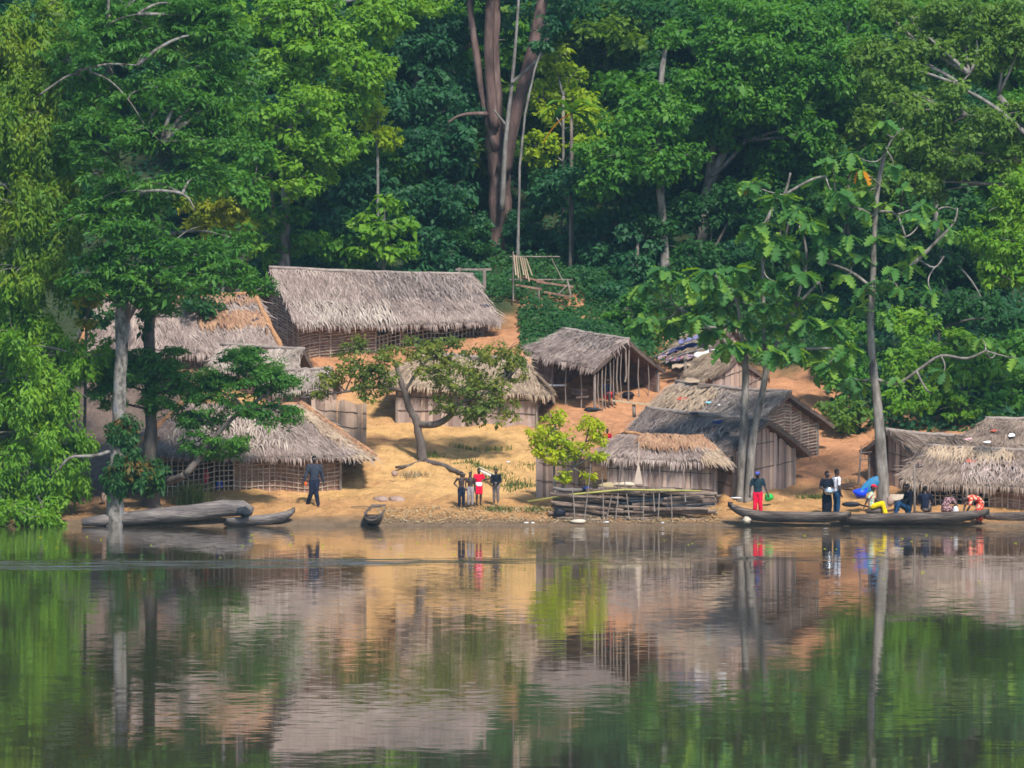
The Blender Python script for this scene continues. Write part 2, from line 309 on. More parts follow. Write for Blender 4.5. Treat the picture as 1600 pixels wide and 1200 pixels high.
    link('ground', me, kind='structure')
make_ground()

def make_water():
    m = bpy.data.materials.new('river_water'); m.use_nodes = True; N = m.node_tree.nodes; L = m.node_tree.links; bs = N['Principled BSDF']
    bs.inputs['Base Color'].default_value = (0.060, 0.048, 0.028, 1); bs.inputs['Roughness'].default_value = 0.025; bs.inputs['IOR'].default_value = 1.45
    tc = N.new('ShaderNodeTexCoord')
    def math_(op, a, b=None, c=None):
        n = N.new('ShaderNodeMath'); n.operation = op
        for i, v in enumerate((a, b, c)):
            if v is None: continue
            if isinstance(v, (int, float)): n.inputs[i].default_value = v
            else: L.new(v, n.inputs[i])
        return n.outputs[0]
    def slopes(scale, sc, detail, seed):
        mp = N.new('ShaderNodeMapping'); mp.inputs['Scale'].default_value = sc; mp.inputs['Location'].default_value = (seed, seed * 2, 0); L.new(tc.outputs['Object'], mp.inputs[0])
        nz = N.new('ShaderNodeTexNoise'); nz.inputs['Scale'].default_value = scale; nz.inputs['Detail'].default_value = detail; L.new(mp.outputs[0], nz.inputs['Vector'])
        sb = N.new('ShaderNodeVectorMath'); sb.operation = 'SUBTRACT'; sb.inputs[1].default_value = (0.5, 0.5, 0.5); L.new(nz.outputs['Color'], sb.inputs[0]); return sb.outputs[0]
    sx = N.new('ShaderNodeSeparateXYZ'); L.new(tc.outputs['Object'], sx.inputs[0]); x, y = sx.outputs[0], sx.outputs[1]
    # the wind ripple: a long cat's paw drawn out from the left bank
    wob = N.new('ShaderNodeTexNoise'); wob.inputs['Scale'].default_value = 0.25; wob.inputs['Detail'].default_value = 3; L.new(tc.outputs['Object'], wob.inputs['Vector'])
    yc = math_('ADD', math_('MULTIPLY_ADD', x, 0.27, -39.9), math_('MULTIPLY_ADD', wob.outputs[0], 5.0, -2.5))
    d = math_('ABSOLUTE', math_('SUBTRACT', y, yc))
    hw = math_('MAXIMUM', math_('MULTIPLY_ADD', x, -0.16, 3.4), 0.7)
    band = math_('SUBTRACT', 1.0, math_('DIVIDE', d, hw)); band = math_('MINIMUM', math_('MAXIMUM', math_('MULTIPLY', band, 2.2), 0.0), 1.0)
    fade = math_('MINIMUM', math_('MAXIMUM', math_('MULTIPLY_ADD', x, -0.10, 0.45), 0.10), 1.0)
    st = N.new('ShaderNodeTexNoise'); st.inputs['Scale'].default_value = 1.1; st.inputs['Detail'].default_value = 4; smp = N.new('ShaderNodeMapping'); smp.inputs['Scale'].default_value = (0.35, 1.6, 1); L.new(tc.outputs['Object'], smp.inputs[0]); L.new(smp.outputs[0], st.inputs['Vector'])
    band = math_('MULTIPLY', math_('MULTIPLY', band, fade), math_('MINIMUM', math_('MAXIMUM', math_('MULTIPLY_ADD', st.outputs[0], 11.0, -5.1), 0.0), 1.0))
    near = math_('ADD', math_('DIVIDE', 2.4, math_('SUBTRACT', 9.0, y)), 0.014)        # ruffled by the bank's own wash, slack in mid river
    pn = N.new('ShaderNodeTexNoise'); pn.inputs['Scale'].default_value = 0.06; pn.inputs['Detail'].default_value = 3; L.new(tc.outputs['Object'], pn.inputs['Vector'])
    patchy = math_('MULTIPLY', near, math_('MINIMUM', math_('MAXIMUM', math_('MULTIPLY_ADD', pn.outputs[0], 3.0, -0.7), 0.35), 1.4))   # calm and ruffled patches
    def scl(v, s):
        n = N.new('ShaderNodeVectorMath'); n.operation = 'SCALE'; L.new(v, n.inputs[0])
        if isinstance(s, (int, float)): n.inputs['Scale'].default_value = s
        else: L.new(s, n.inputs['Scale'])
        return n.outputs[0]
    def add(a, b):
        n = N.new('ShaderNodeVectorMath'); n.operation = 'ADD'; L.new(a, n.inputs[0])
        if isinstance(b, tuple): n.inputs[1].default_value = b
        else: L.new(b, n.inputs[1])
        return n.outputs[0]
    tot = add(scl(slopes(0.5, (0.45, 1.0, 1), 2, 3.0), math_('MULTIPLY', near, 0.09)), scl(slopes(5.0, (0.5, 1.0, 1), 2, 9.0), math_('MULTIPLY', patchy, 0.62)))
    tot = add(tot, scl(slopes(3.0, (0.8, 1.3, 1), 2, 17.0), math_('MULTIPLY', band, 0.7)))
    tilt = N.new('ShaderNodeCombineXYZ'); L.new(math_('MULTIPLY', band, -0.23), tilt.inputs[1]); tot = add(tot, tilt.outputs[0])
    fl = N.new('ShaderNodeVectorMath'); fl.operation = 'MULTIPLY'; fl.inputs[1].default_value = (0.22, 1.0, 0.0); L.new(tot, fl.inputs[0])
    nn = N.new('ShaderNodeVectorMath'); nn.operation = 'NORMALIZE'; L.new(add(fl.outputs[0], (0, 0, 1)), nn.inputs[0]); L.new(nn.outputs[0], bs.inputs['Normal'])
    me = new_mesh('water', [(-300, -420, 0), (300, -420, 0), (300, 1.5, 0), (-300, 1.5, 0)], [(0, 1, 2, 3)], m)
    link('water', me, kind='structure')
make_water()

# ------------------------------------------------------------------ huts
def part(mb, name, mat, root, kind=None, smooth=False, parent=None):
    o = mb.build(name, mat, parent or root, kind, smooth)
    o.location = -Vector(root.location) if parent is None else (0, 0, 0)
    return o
def strips_mesh(name, V, mat):                       # V: (N, 6, 3): a bent blade of two quads
    N = V.shape[0]
    me = bpy.data.meshes.new(name)
    me.vertices.add(N * 6); me.vertices.foreach_set('co', V.reshape(-1).astype(np.float32))
    base = (np.arange(N, dtype=np.int32) * 6)[:, None]
    L = (base + np.array([0, 1, 3, 2, 2, 3, 5, 4], dtype=np.int32)[None]).ravel()
    me.loops.add(N * 8); me.loops.foreach_set('vertex_index', L)
    me.polygons.add(N * 2); me.polygons.foreach_set('loop_start', np.arange(0, N * 8, 4, dtype=np.int32))
    if mat: me.materials.append(mat)
    me.update(calc_edges=True); me.validate()
    return me
for pm in PLK:                                      # each plank weathers on its own
    N = pm.node_tree.nodes; L = pm.node_tree.links
    bs = [n for n in N if n.type == 'BSDF_PRINCIPLED'][0]; cr = [n for n in N if n.type == 'VALTORGB'][0]; mp = [n for n in N if n.type == 'MAPPING'][0]
    oi = N.new('ShaderNodeObjectInfo'); mr = N.new('ShaderNodeMapRange'); mr.inputs[3].default_value = 0.72; mr.inputs[4].default_value = 1.3
    vm = N.new('ShaderNodeVectorMath'); vm.operation = 'SCALE'; L.new(oi.outputs['Random'], mr.inputs[0]); L.new(cr.outputs[0], vm.inputs[0]); L.new(mr.outputs[0], vm.inputs['Scale']); L.new(vm.outputs[0], bs.inputs['Base Color'])
    ml = N.new('ShaderNodeMath'); ml.operation = 'MULTIPLY'; ml.inputs[1].default_value = 40; L.new(oi.outputs['Random'], ml.inputs[0]); L.new(ml.outputs[0], mp.inputs['Location'])
PLANKS = []
for k in range(8):
    r = random.Random(k); j = lambda a: r.uniform(-a, a)
    V = [(-.5 + j(.05), -.5, 0), (.5 + j(.05), -.5 + j(.2), 0), (.5 + j(.05), .5, 0), (-.5 + j(.05), .5, 0),
         (-.5 + j(.06), -.5 + j(.2), .5), (.5 + j(.06), -.5 + j(.3), .5), (.5 + j(.06), .5, .5), (-.5 + j(.06), .5, .5),
         (-.5 + j(.07), -.5, 1), (.5 + j(.07), -.5, 1 + j(.03)), (.5 + j(.07), .5, 1 + j(.03)), (-.5 + j(.07), .5, 1)]
    Fc = [(3, 2, 1, 0), (8, 9, 10, 11)] + [(b + i, b + (i + 1) % 4, b + 4 + (i + 1) % 4, b + 4 + i) for b in (0, 4) for i in range(4)]
    PLANKS.append(new_mesh('plank', V, Fc, PLK[k % 4]))

def plank_wall(root, A, B, topf, w=0.17, sink=0.25, rng=None, gap=0.0, tones=None, bind=(0.35, 0.72), lean=0.0, h_fix=None):
    rng = rng or random; A = Vector(A); B = Vector(B); d = (B - A); Ln = d.length; d.normalize(); ang = math.atan2(d.y, d.x); nrm = Vector((d.y, -d.x, 0))
    n = max(2, int(Ln / w)); w = Ln / n
    for i in range(n):
        s = (i + .5) / n; p = A.lerp(B, s); zb = tz(p.x, p.y) - sink; zt = topf(s) + rng.uniform(-.05, .02) if h_fix is None else zb + sink + h_fix + rng.uniform(-.12, .10)
        if zt - zb < 0.15: continue
        me = PLANKS[rng.choice(tones) if tones else rng.randrange(8)]
        o = link('plank', me, root, loc=Vector((p.x, p.y, zb)) + nrm * rng.uniform(-.012, .016) - Vector(root.location), rot=(rng.uniform(-.012, .012) + lean, rng.uniform(-.018, .018), ang), scale=(w * (1.02 - gap), 0.035, zt - zb))
    if bind:
        m = MB()
        for b in bind:
            za = tz(A.x, A.y); zb_ = tz(B.x, B.y); H = (topf(.5) if h_fix is None else (za + zb_) / 2 + h_fix) - (za + zb_) / 2
            pts = [A.lerp(B, t) + Vector((nrm.x * .032, nrm.y * .032, za + (zb_ - za) * t + H * b + 0.015 * math.sin(t * 19 + b * 9))) - Vector((0, 0, A.lerp(B, t).z)) for t in [i / 8 for i in range(9)]]
            m.tube(pts, 0.014, 5)
        part(m, 'binding', M['binding'], root, 'stuff')
def slab_wall(root, A, B, topf, mat, th=0.08, sink=0.3, name='mud_wall', segs=10, inset=0.0, zlim=None):
    A = Vector(A); B = Vector(B); d = (B - A).normalized(); nrm = Vector((d.y, -d.x, 0)); V = []; Fc = []
    for i in range(segs + 1):
        s = i / segs; p = A.lerp(B, s); zb = tz(p.x, p.y) - sink; zt = max(zb + .05, topf(s)) if zlim is None else tz(p.x, p.y) + zlim
        for o in (-inset, -inset - th):
            q = p + nrm * o; V += [(q.x, q.y, zb), (q.x, q.y, zt)]
    for i in range(segs):
        a = i * 4; b = a + 4
        Fc += [(a, b, b + 1, a + 1), (a + 3, b + 3, b + 2, a + 2), (a + 1, b + 1, b + 3, a + 3)]
    Fc += [(0, 1, 3, 2), (segs * 4, segs * 4 + 2, segs * 4 + 3, segs * 4 + 1)]
    m = MB(); m.add(V, Fc); return part(m, name, mat, root)
def lattice_wall(root, A, B, topf, under=None, dv=0.20, dh=0.15, r=0.018, rng=None, zlim=None, off=0.012, mat='stick', jit=1.0):
    rng = rng or random; A = Vector(A); B = Vector(B); d = (B - A); Ln = d.length; d.normalize(); nrm = Vector((d.y, -d.x, 0)); m = MB()
    top = (lambda s: (topf(s) if zlim is None else min(topf(s), zt0(s) + zlim))); zt0 = lambda s: tz(*A.lerp(B, s).xy)
    n = int(Ln / dv)
    for i in range(n + 1):
        s = min(1, max(0, (i + rng.uniform(-.12, .12) * jit) / n)); p = A.lerp(B, s); q = p + nrm * off
        rr = r * rng.uniform(.8, 1.3); z0 = zt0(s) - .1; z1 = top(s) + rng.uniform(-.03, .03)
        if z1 > z0 + .1: m.bar((q.x, q.y, z0), (q.x + d.x * rng.uniform(-.04, .04), q.y + d.y * rng.uniform(-.04, .04), z1), rr * 2, rr * 2)
    H = max(top(s) - zt0(s) for s in (0, .25, .5, .75, 1)); k = int(H / dh)
    for j in range(1, k + 1):
        h = j * dh + rng.uniform(-.02, .02) * jit; q0 = 0.0
        segs = [i / 8 for i in range(9)]
        for a, b in zip(segs[:-1], segs[1:]):
            pa = A.lerp(B, a); pb = A.lerp(B, b); za = zt0(a) + h; zb = zt0(b) + h
            if za > top(a) or zb > top(b): continue
            qa = pa + nrm * (off + .022); qb = pb + nrm * (off + .022); w1 = 0.012 * math.sin(a * 21 + j * 2.3); w2 = 0.012 * math.sin(b * 21 + j * 2.3)
            m.bar((qa.x, qa.y, za + w1), (qb.x, qb.y, zb + w2), r * 1.5, r * 1.8)
    return part(m, 'lattice', M[mat], root, 'stuff', parent=under)

def roof_plane(root, P, seed, dens, mat, thick=0.13, sag=0.06, blade=(0.35, 0.75), bw=(0.014, 0.036), fringe=1.0, name='thatch', patch=None, swirl=0.25, eave_fringe=True):
    """P: ridge start, ridge end, eave end, eave start. A solid thatch bed plus the loose palm blades that cover it."""
    rng = np.random.default_rng(seed)
    P = [np.array(p, float) for p in P]
    nr = np.cross(P[1] - P[0] + (P[2] - P[3]), P[3] - P[0] + P[2] - P[1]); nr /= np.linalg.norm(nr)
    if nr[2] < 0: nr = -nr
    ph = rng.uniform(0, 6, 4)
    def S(s, t):
        s = np.asarray(s)[..., None]; t = np.asarray(t)[..., None]
        p = (P[0] * (1 - s) + P[1] * s) * (1 - t) + (P[3] * (1 - s) + P[2] * s) * t
        o = -sag * np.sin(np.pi * np.clip(s, 0, 1)) * (1 - .5 * t) + 0.035 * np.sin(s * 9 + ph[0]) * np.sin(t * 5 + ph[1]) + 0.02 * np.sin(s * 23 + ph[2] + t * 4)
        return p + o * nr
    ns, ntt = 16, 7
    sg, tg = np.meshgrid(np.linspace(0, 1, ns), np.linspace(0, 1, ntt))
    top = S(sg, tg) - nr * 0.01; bot = top - nr * thick
    V = np.concatenate([top.reshape(-1, 3), bot.reshape(-1, 3)]); n0 = ns * ntt; Fc = []
    for j in range(ntt - 1):
        for i in range(ns - 1):
            a = j * ns + i; Fc.append((a, a + ns, a + ns + 1, a + 1)); Fc.append((n0 + a, n0 + a + 1, n0 + a + ns + 1, n0 + a + ns))
    for i in range(ns - 1):
        b = (ntt - 1) * ns + i
        Fc.append((i, i + 1, n0 + i + 1, n0 + i)); Fc.append((b, n0 + b, n0 + b + 1, b + 1))
    for j in range(ntt - 1):
        a = j * ns; b = a + ns - 1
        Fc.append((a, n0 + a, n0 + a + ns, a + ns)); Fc.append((b, b + ns, n0 + b + ns, n0 + b))
    mb = MB(); mb.add(V.tolist(), Fc); bed = part(mb, 'roof_slope', M['underthatch'], root)
    area = np.linalg.norm(np.cross(P[1] - P[0] + (P[2] - P[3]), P[3] - P[0] + P[2] - P[1])) / 4
    n = int(dens * 2.4 * area)
    s = rng.random(n); t = rng.random(n)
    if np.linalg.norm(P[0] - P[1]) < 0.2: t = np.sqrt(t)
    slope_len = np.linalg.norm((P[3] + P[2] - P[0] - P[1]) / 2)
    rows = max(3, int(slope_len / 0.32)); t = np.clip((np.floor(t * rows) + rng.random(n) ** 1.6 * .8) / rows, 0, 0.985)
    Ln = rng.uniform(*blade, n); t = np.minimum(t, 1 + rng.uniform(-.05, .06, n) / slope_len - Ln / slope_len); t = np.clip(t, 0, 1); wd = rng.uniform(*bw, n)
    def frame(s, t):
        e = 0.02; du = S(s, np.minimum(t + e, 1.0)) - S(s, np.maximum(t - e, 0)); du /= np.linalg.norm(du, axis=-1, keepdims=True)
        sd_ = np.cross(du, nr[None]); sd_ /= np.linalg.norm(sd_, axis=-1, keepdims=True); return du, sd_
    def blades(s, t, Ln, wd, ang, h, hang):
        p = S(s, t); du, sv = frame(s, t)
        d = du * np.cos(ang)[:, None] + sv * np.sin(ang)[:, None]; x = np.cross(d, nr[None]); x /= np.linalg.norm(x, axis=-1, keepdims=True)
        over = np.clip(t + Ln / slope_len - 1.0, 0, None) * slope_len        # length beyond the eave droops
        a = p + nr * h[:, None] * .4
        b = a + d * (Ln * .55)[:, None] + nr * (h * .8)[:, None]
        c = a + d * Ln[:, None] + nr * (h * .9)[:, None]
        b[:, 2] -= np.clip(over - Ln * .45, 0, None) * .5; c[:, 2] -= over * .62 + hang
        k = np.clip(over, 0, 1) * .3; c -= d * k[:, None] * np.array([1, 1, 0])
        w2 = wd[:, None] / 2
        return np.stack([a - x * w2, a + x * w2, b - x * w2 * .95, b + x * w2 * .95, c - x * w2 * .35, c + x * w2 * .35], 1)
    sw = swirl * np.sin(s * 7 + ph[3]) * np.sin(t * 4 + ph[0])
    Vb = blades(s, t, Ln, wd, rng.normal(0, .27, n) + sw, rng.uniform(.02, .075, n), np.zeros(n))
    if eave_fringe and fringe > 0:
        el = np.linalg.norm(P[2] - P[3]); m_ = int(el * 70)
        s2 = rng.random(m_); t2 = rng.uniform(.93, .99, m_)
        clump = 0.75 + 0.5 * (0.5 + 0.5 * np.sin(s2 * el * 5.3 + ph[1]) * np.sin(s2 * el * 2.1 + ph[2]))
        V2 = blades(s2, t2, rng.uniform(.09, .24, m_) * fringe * clump, rng.uniform(.014, .036, m_), rng.normal(0, .15, m_), rng.uniform(.0, .04, m_), rng.uniform(0, .10, m_))
        Vb = np.concatenate([Vb, V2])
    me = strips_mesh(name, Vb, mat)
    link(name, me, bed, 'stuff')
    return S, bed

def hut(name, label, q, side=0.6, end=0.45, walls=None, mat='thatch_grey', seed=1, dens=115, back=35, cap='ridge_roll', sag=0.08, cat='hut', dz=0.0, fringe=1.0, group=None, hipcap=None, posts=True, rise=0.0, capr=0.075, **kw):
    cx, cy, yaw, a, ex, b, zeL, zeR, zrL, zrR = q; t = math.radians(yaw)
    u = Vector((math.cos(t), math.sin(t), 0)); v = Vector((-math.sin(t), math.cos(t), 0)); c = Vector((cx, cy, 0))
    z = lambda h: Vector((0, 0, h))
    RL, RR = c - u * a + z(zrL), c + u * a + z(zrR)
    FL, FR, BL, BR = c - u * (a + ex) - v * b + z(zeL), c + u * (a + ex) - v * b + z(zeR), c - u * (a + ex) + v * b + z(zeL), c + u * (a + ex) + v * b + z(zeR)
    root = thing(name, label, cat, (cx, cy, tz(cx, cy)), 0, group)
    m = M[mat]; rr = random.Random(seed)
    roof_plane(root, (RL, RR, FR, FL), seed, dens, m, sag=sag, fringe=fringe, **kw)
    roof_plane(root, (RR, RL, BL, BR), seed + 1, back, m, sag=sag, fringe=fringe * .8, **kw)
    if ex > 0.25:
        roof_plane(root, (RR, RR, BR, FR), seed + 2, dens * .8, m, sag=.02, fringe=fringe, **kw)
        roof_plane(root, (RL, RL, FL, BL), seed + 3, dens * .8, m, sag=.02, fringe=fringe, **kw)
    # ridge: a rolled cap of folded thatch
    if cap:
        mb = MB(); rng2 = random.Random(seed + 50)
        pts = [RL.lerp(RR, i / 14) + Vector((0, 0, 0.02 - sag * math.sin(math.pi * i / 14) * .8 + rng2.uniform(-.02, .02))) for i in range(15)]
        mb.tube(pts, [capr * rng2.uniform(.8, 1.2) for _ in pts], 7); part(mb, 'ridge_cap', M[cap], root, smooth=True)
    if hipcap:
        for Ra, Ea in ((RR, FR), (RL, FL)):
            mb = MB(); pts = [Ra.lerp(Ea, i / 8) + Vector((0, 0, .05)) for i in range(9)]
            mb.tube(pts, [.10 + .03 * math.sin(i * 2.1) for i in range(9)], 6); part(mb, 'hip_cap', M[hipcap], root, smooth=True)
    # walls stand inside the overhangs
    hu, hv = a + ex - end, b - side
    kz = lambda s: (zeL + (zeR - zeL) * s)                      # eave height along the hut
    kr = lambda s: (zrL + (zrR - zrL) * s)
    fz = lambda s: kz(s) + (kr(s) - kz(s)) * (side / b) - 0.16
    cFL, cFR, cBL, cBR = c - u * hu - v * hv, c + u * hu - v * hv, c - u * hu + v * hv, c + u * hu + v * hv
    def gz(zr, ze):                                             # the top of a gable wall
        if ex > 0.25: return lambda s: ze + (zr - ze) * min(1, end / max(ex, .3)) * 0.85 - .12
        return lambda s: ze + (zr - ze) * (1 - abs(2 * s - 1) * hv / b) - 0.17
    ends = dict(F=(cFL, cFR, fz), B=(cBR, cBL, lambda s: fz(1 - s)), L=(cBL, cFL, gz(zrL, zeL)), R=(cFR, cBR, gz(zrR, zeR)))
    for k, specs in (walls or {}).items():
        A, B, tf = ends[k]
        for sp in specs if isinstance(specs, list) else [specs]:
            ty, s0, s1 = (sp + (0, 1))[:3] if len(sp) < 3 else sp[:3]
            Aa, Bb = A.lerp(B, s0), A.lerp(B, s1); tff = (lambda s, s0=s0, s1=s1, tf=tf: tf(s0 + (s1 - s0) * s))
            if ty == 'plank': plank_wall(root, Aa, Bb, tff, rng=rr, w=rr.uniform(.125, .155))
            elif ty == 'plankwarm': plank_wall(root, Aa, Bb, tff, rng=rr, w=.14, tones=[3, 7, 2, 6, 0])
            elif ty == 'mud': sl = slab_wall(root, Aa, Bb, tff, M['mud']); lattice_wall(root, Aa, Bb, tff, under=sl, rng=rr)
            elif ty == 'weave': sl = slab_wall(root, Aa, Bb, tff, M['mud']); lattice_wall(root, Aa, Bb, tff, under=sl, dv=.42, dh=.11, r=.022, rng=rr, off=.006)
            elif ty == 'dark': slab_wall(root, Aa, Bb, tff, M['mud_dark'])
            elif ty == 'lattice': lattice_wall(root, Aa, Bb, tff, rng=rr, dv=.17, dh=.17, r=.017)
            elif ty == 'halflattice': lattice_wall(root, Aa, Bb, tff, rng=rr, dv=.16, dh=.15, r=.018, zlim=sp[3])
            elif ty == 'poles':
                n = int((Bb - Aa).length / (sp[4] if len(sp) > 4 else .16))
                for i in range(n + 1):
                    p = Aa.lerp(Bb, i / n); zt = tff(i / n); zb = tz(p.x, p.y) - .1; lo = rr.choice([0, 0, 0, .9]) if len(sp) > 3 else 0
                    if zt - zb - lo < .2: continue
                    mb = MB(); mb.tube([(p.x + rr.uniform(-.04, .04), p.y, zb + lo * rr.uniform(.3, 1)), (p.x + rr.uniform(-.05, .05), p.y + .02, (zb + zt) / 2), (p.x, p.y, zt)], rr.uniform(.016, .035), 6); part(mb, 'pole', M['post'], root)
    if posts:
        for p, tf in ((cFL, fz(0)), (cFR, fz(1)), (cBL, fz(0)), (cBR, fz(1))):
            q_ = p + (p - c).normalized() * .03
            mb = MB(); mb.tube([(q_.x, q_.y, tz(q_.x, q_.y) - .3), (q_.x + .01, q_.y, tf + .05)], [.055, .045], 7); part(mb, 'post', M['post'], root)
    return root, dict(RL=RL, RR=RR, FL=FL, FR=FR, BL=BL, BR=BR, cFL=cFL, cFR=cFR, cBL=cBL, cBR=cBR, u=u, v=v, c=c)

h1, k1 = hut('thatched_house', 'largest house, long grey thatched roof, standing highest on the slope', [-5.22, 24.0, 26.6, 4.20, 0, 2.37, 6.84, 6.96, 9.01, 8.81], side=.75, end=.45, seed=11, dens=125, sag=.05, cat='house',
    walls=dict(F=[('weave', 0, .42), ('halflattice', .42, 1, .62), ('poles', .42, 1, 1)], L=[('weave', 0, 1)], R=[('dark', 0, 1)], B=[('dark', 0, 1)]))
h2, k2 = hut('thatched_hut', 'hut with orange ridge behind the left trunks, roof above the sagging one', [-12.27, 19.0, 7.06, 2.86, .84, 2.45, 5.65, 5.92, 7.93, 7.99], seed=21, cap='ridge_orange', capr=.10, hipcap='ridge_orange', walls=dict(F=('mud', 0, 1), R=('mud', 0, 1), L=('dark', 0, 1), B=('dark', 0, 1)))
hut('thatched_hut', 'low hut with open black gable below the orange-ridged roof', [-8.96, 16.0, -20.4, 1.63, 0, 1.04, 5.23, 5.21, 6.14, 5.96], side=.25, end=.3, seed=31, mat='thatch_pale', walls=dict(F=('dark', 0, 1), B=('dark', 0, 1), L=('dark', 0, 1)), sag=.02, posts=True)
r3b, k3b = hut('thatched_hut', 'small plank hut with ragged pale roof, left of the spreading tree', [-7.45, 12.6, -14, 1.15, 0, 1.25, 4.50, 4.52, 5.2, 5.25], side=.3, end=.2, seed=41, mat='thatch_pale', walls=dict(F=('plankwarm', 0, 1), R=('plank', 0, 1), L=('plank', 0, 1), B=('dark', 0, 1)), sag=.04)
h5, k5 = hut('thatched_hut', 'waterside hut with lattice mud wall and brown-capped roof, behind the walking man', [-9.26, 7.2, 8.0, 1.99, 2.28, 2.7, 2.27, 2.20, 4.10, 4.02], side=.7, end=1.15, seed=51, dens=130, hipcap='ridge_orange', cap='ridge_orange',
    walls=dict(F=[('lattice', .0, .42), ('mud', .42, 1)], R=('mud', 0, 1), L=('mud', 0, 1), B=('dark', 0, 1)))
hut('thatched_hut', 'plank hut with tan thatch behind the spreading tree', [-1.53, 15.0, -3, 1.89, 1.12, 2.0, 4.72, 4.28, 5.86, 5.64], side=.35, end=.55, seed=61, mat='thatch_tan', walls=dict(F=('plank', 0, 1), R=('plank', 0, 1), L=('plank', 0, 1), B=('dark', 0, 1)))
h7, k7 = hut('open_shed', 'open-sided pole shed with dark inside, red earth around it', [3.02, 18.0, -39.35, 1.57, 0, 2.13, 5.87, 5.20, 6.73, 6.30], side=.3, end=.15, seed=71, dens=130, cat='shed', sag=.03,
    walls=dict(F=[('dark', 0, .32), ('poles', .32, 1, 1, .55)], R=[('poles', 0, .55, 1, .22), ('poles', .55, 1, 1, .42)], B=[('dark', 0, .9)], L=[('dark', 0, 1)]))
hut('thatched_hut', 'topmost right hut draped with coloured cloths', [7.45, 21.0, -46, .95, 0, 1.68, 5.78, 5.73, 6.80, 6.83], side=.35, end=.2, seed=81, mat='thatch_tan', walls=dict(F=('poles', 0, 1), R=('plankwarm', 0, 1), B=('dark', 0, 1), L=('dark', 0, 1)))
hut('thatched_hut', 'small pale plank hut behind the twin grey trunks', [7.68, 17.5, -50.7, .80, 0, 1.42, 4.93, 4.93, 5.92, 5.74], side=.3, end=.15, seed=91, mat='thatch_tan', walls=dict(F=('plank', 0, 1), R=('plankwarm', 0, 1), B=('dark', 0, 1), L=('dark', 0, 1)))
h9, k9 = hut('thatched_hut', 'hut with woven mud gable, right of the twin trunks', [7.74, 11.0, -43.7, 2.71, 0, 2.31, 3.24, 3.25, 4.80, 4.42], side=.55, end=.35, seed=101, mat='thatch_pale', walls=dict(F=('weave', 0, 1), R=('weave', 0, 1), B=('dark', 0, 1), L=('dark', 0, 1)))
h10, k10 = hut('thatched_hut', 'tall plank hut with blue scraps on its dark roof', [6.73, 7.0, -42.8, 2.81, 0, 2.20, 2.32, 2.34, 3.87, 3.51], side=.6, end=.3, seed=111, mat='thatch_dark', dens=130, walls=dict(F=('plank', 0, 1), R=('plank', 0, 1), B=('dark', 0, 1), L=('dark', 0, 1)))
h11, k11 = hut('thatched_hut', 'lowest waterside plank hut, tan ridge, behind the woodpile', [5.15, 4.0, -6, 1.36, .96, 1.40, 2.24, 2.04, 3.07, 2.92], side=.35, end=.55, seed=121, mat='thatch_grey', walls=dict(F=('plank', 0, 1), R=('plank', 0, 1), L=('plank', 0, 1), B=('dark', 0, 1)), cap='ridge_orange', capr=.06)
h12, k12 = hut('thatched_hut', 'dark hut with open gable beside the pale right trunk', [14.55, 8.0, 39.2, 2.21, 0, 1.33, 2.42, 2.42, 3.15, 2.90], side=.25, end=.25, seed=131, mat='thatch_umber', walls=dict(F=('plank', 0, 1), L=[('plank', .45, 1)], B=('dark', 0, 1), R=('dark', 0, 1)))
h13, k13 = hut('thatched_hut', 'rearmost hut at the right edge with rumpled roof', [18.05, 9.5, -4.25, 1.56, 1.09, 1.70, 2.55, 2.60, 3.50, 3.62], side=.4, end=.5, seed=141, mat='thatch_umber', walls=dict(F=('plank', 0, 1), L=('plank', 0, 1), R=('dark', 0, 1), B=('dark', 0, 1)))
h14, k14 = hut('thatched_hut', 'low shaggy hut at the right edge behind the seated people', [16.57, 4.6, -8, 2.51, .72, 1.82, 1.43, 1.10, 2.63, 2.43], side=.6, end=.6, seed=151, mat='thatch_umber', dens=140, fringe=1.25, walls=dict(F=[('lattice', 0, .45), ('mud', .45, 1)], L=('plank', 0, 1), R=('dark', 0, 1), B=('dark', 0, 1)))

# freshly laid tan thatch on some ridges, the orange patch, torn edges: more blades of another age, parts of those roofs
def patch_blades(root, corners, n, mat, seed, L=(.35, .7), w=(.03, .06), name='thatch_patch'):
    rng = np.random.default_rng(seed); P = [np.array(p) for p in corners]
    s = rng.random(n)[:, None]; t = rng.random(n)[:, None]
    p = (P[0] * (1 - s) + P[1] * s) * (1 - t) + (P[3] * (1 - s) + P[2] * s) * t
    dn = (P[3] - P[0] + P[2] - P[1]); dn /= np.linalg.norm(dn); al = P[1] - P[0]; al /= np.linalg.norm(al); nr = np.cross(dn, al)
    if nr[2] < 0: nr = -nr
    a = rng.normal(0, .3, n)[:, None]; d = dn * np.cos(a) + al * np.sin(a); x = np.cross(d, nr); Ln = rng.uniform(*L, n)[:, None]; wd = rng.uniform(*w, n)[:, None] / 2
    a0 = p + nr * .05; b0 = a0 + d * Ln * .55 + nr * .05; c0 = a0 + d * Ln + nr * .02; c0[:, 2] -= rng.uniform(0, .08, n)
    V = np.stack([a0 - x * wd, a0 + x * wd, b0 - x * wd, b0 + x * wd, c0 - x * wd * .3, c0 + x * wd * .3], 1)
    o = link(name, strips_mesh(name, V, M[mat]), root, 'stuff'); o.location = -Vector(root.location)
def lerp4(k, s0, s1, t0, t1, up=0.02):
    f = lambda s, t: k['RL'].lerp(k['RR'], s).lerp(k['FL'].lerp(k['FR'], s), t) + Vector((0, 0, up))
    return [f(s0, t0), f(s1, t0), f(s1, t1), f(s0, t1)]
patch_blades(h2, lerp4(k2, .62, 1.0, .28, .52), 420, 'thatch_brown', 14, L=(.25, .5))
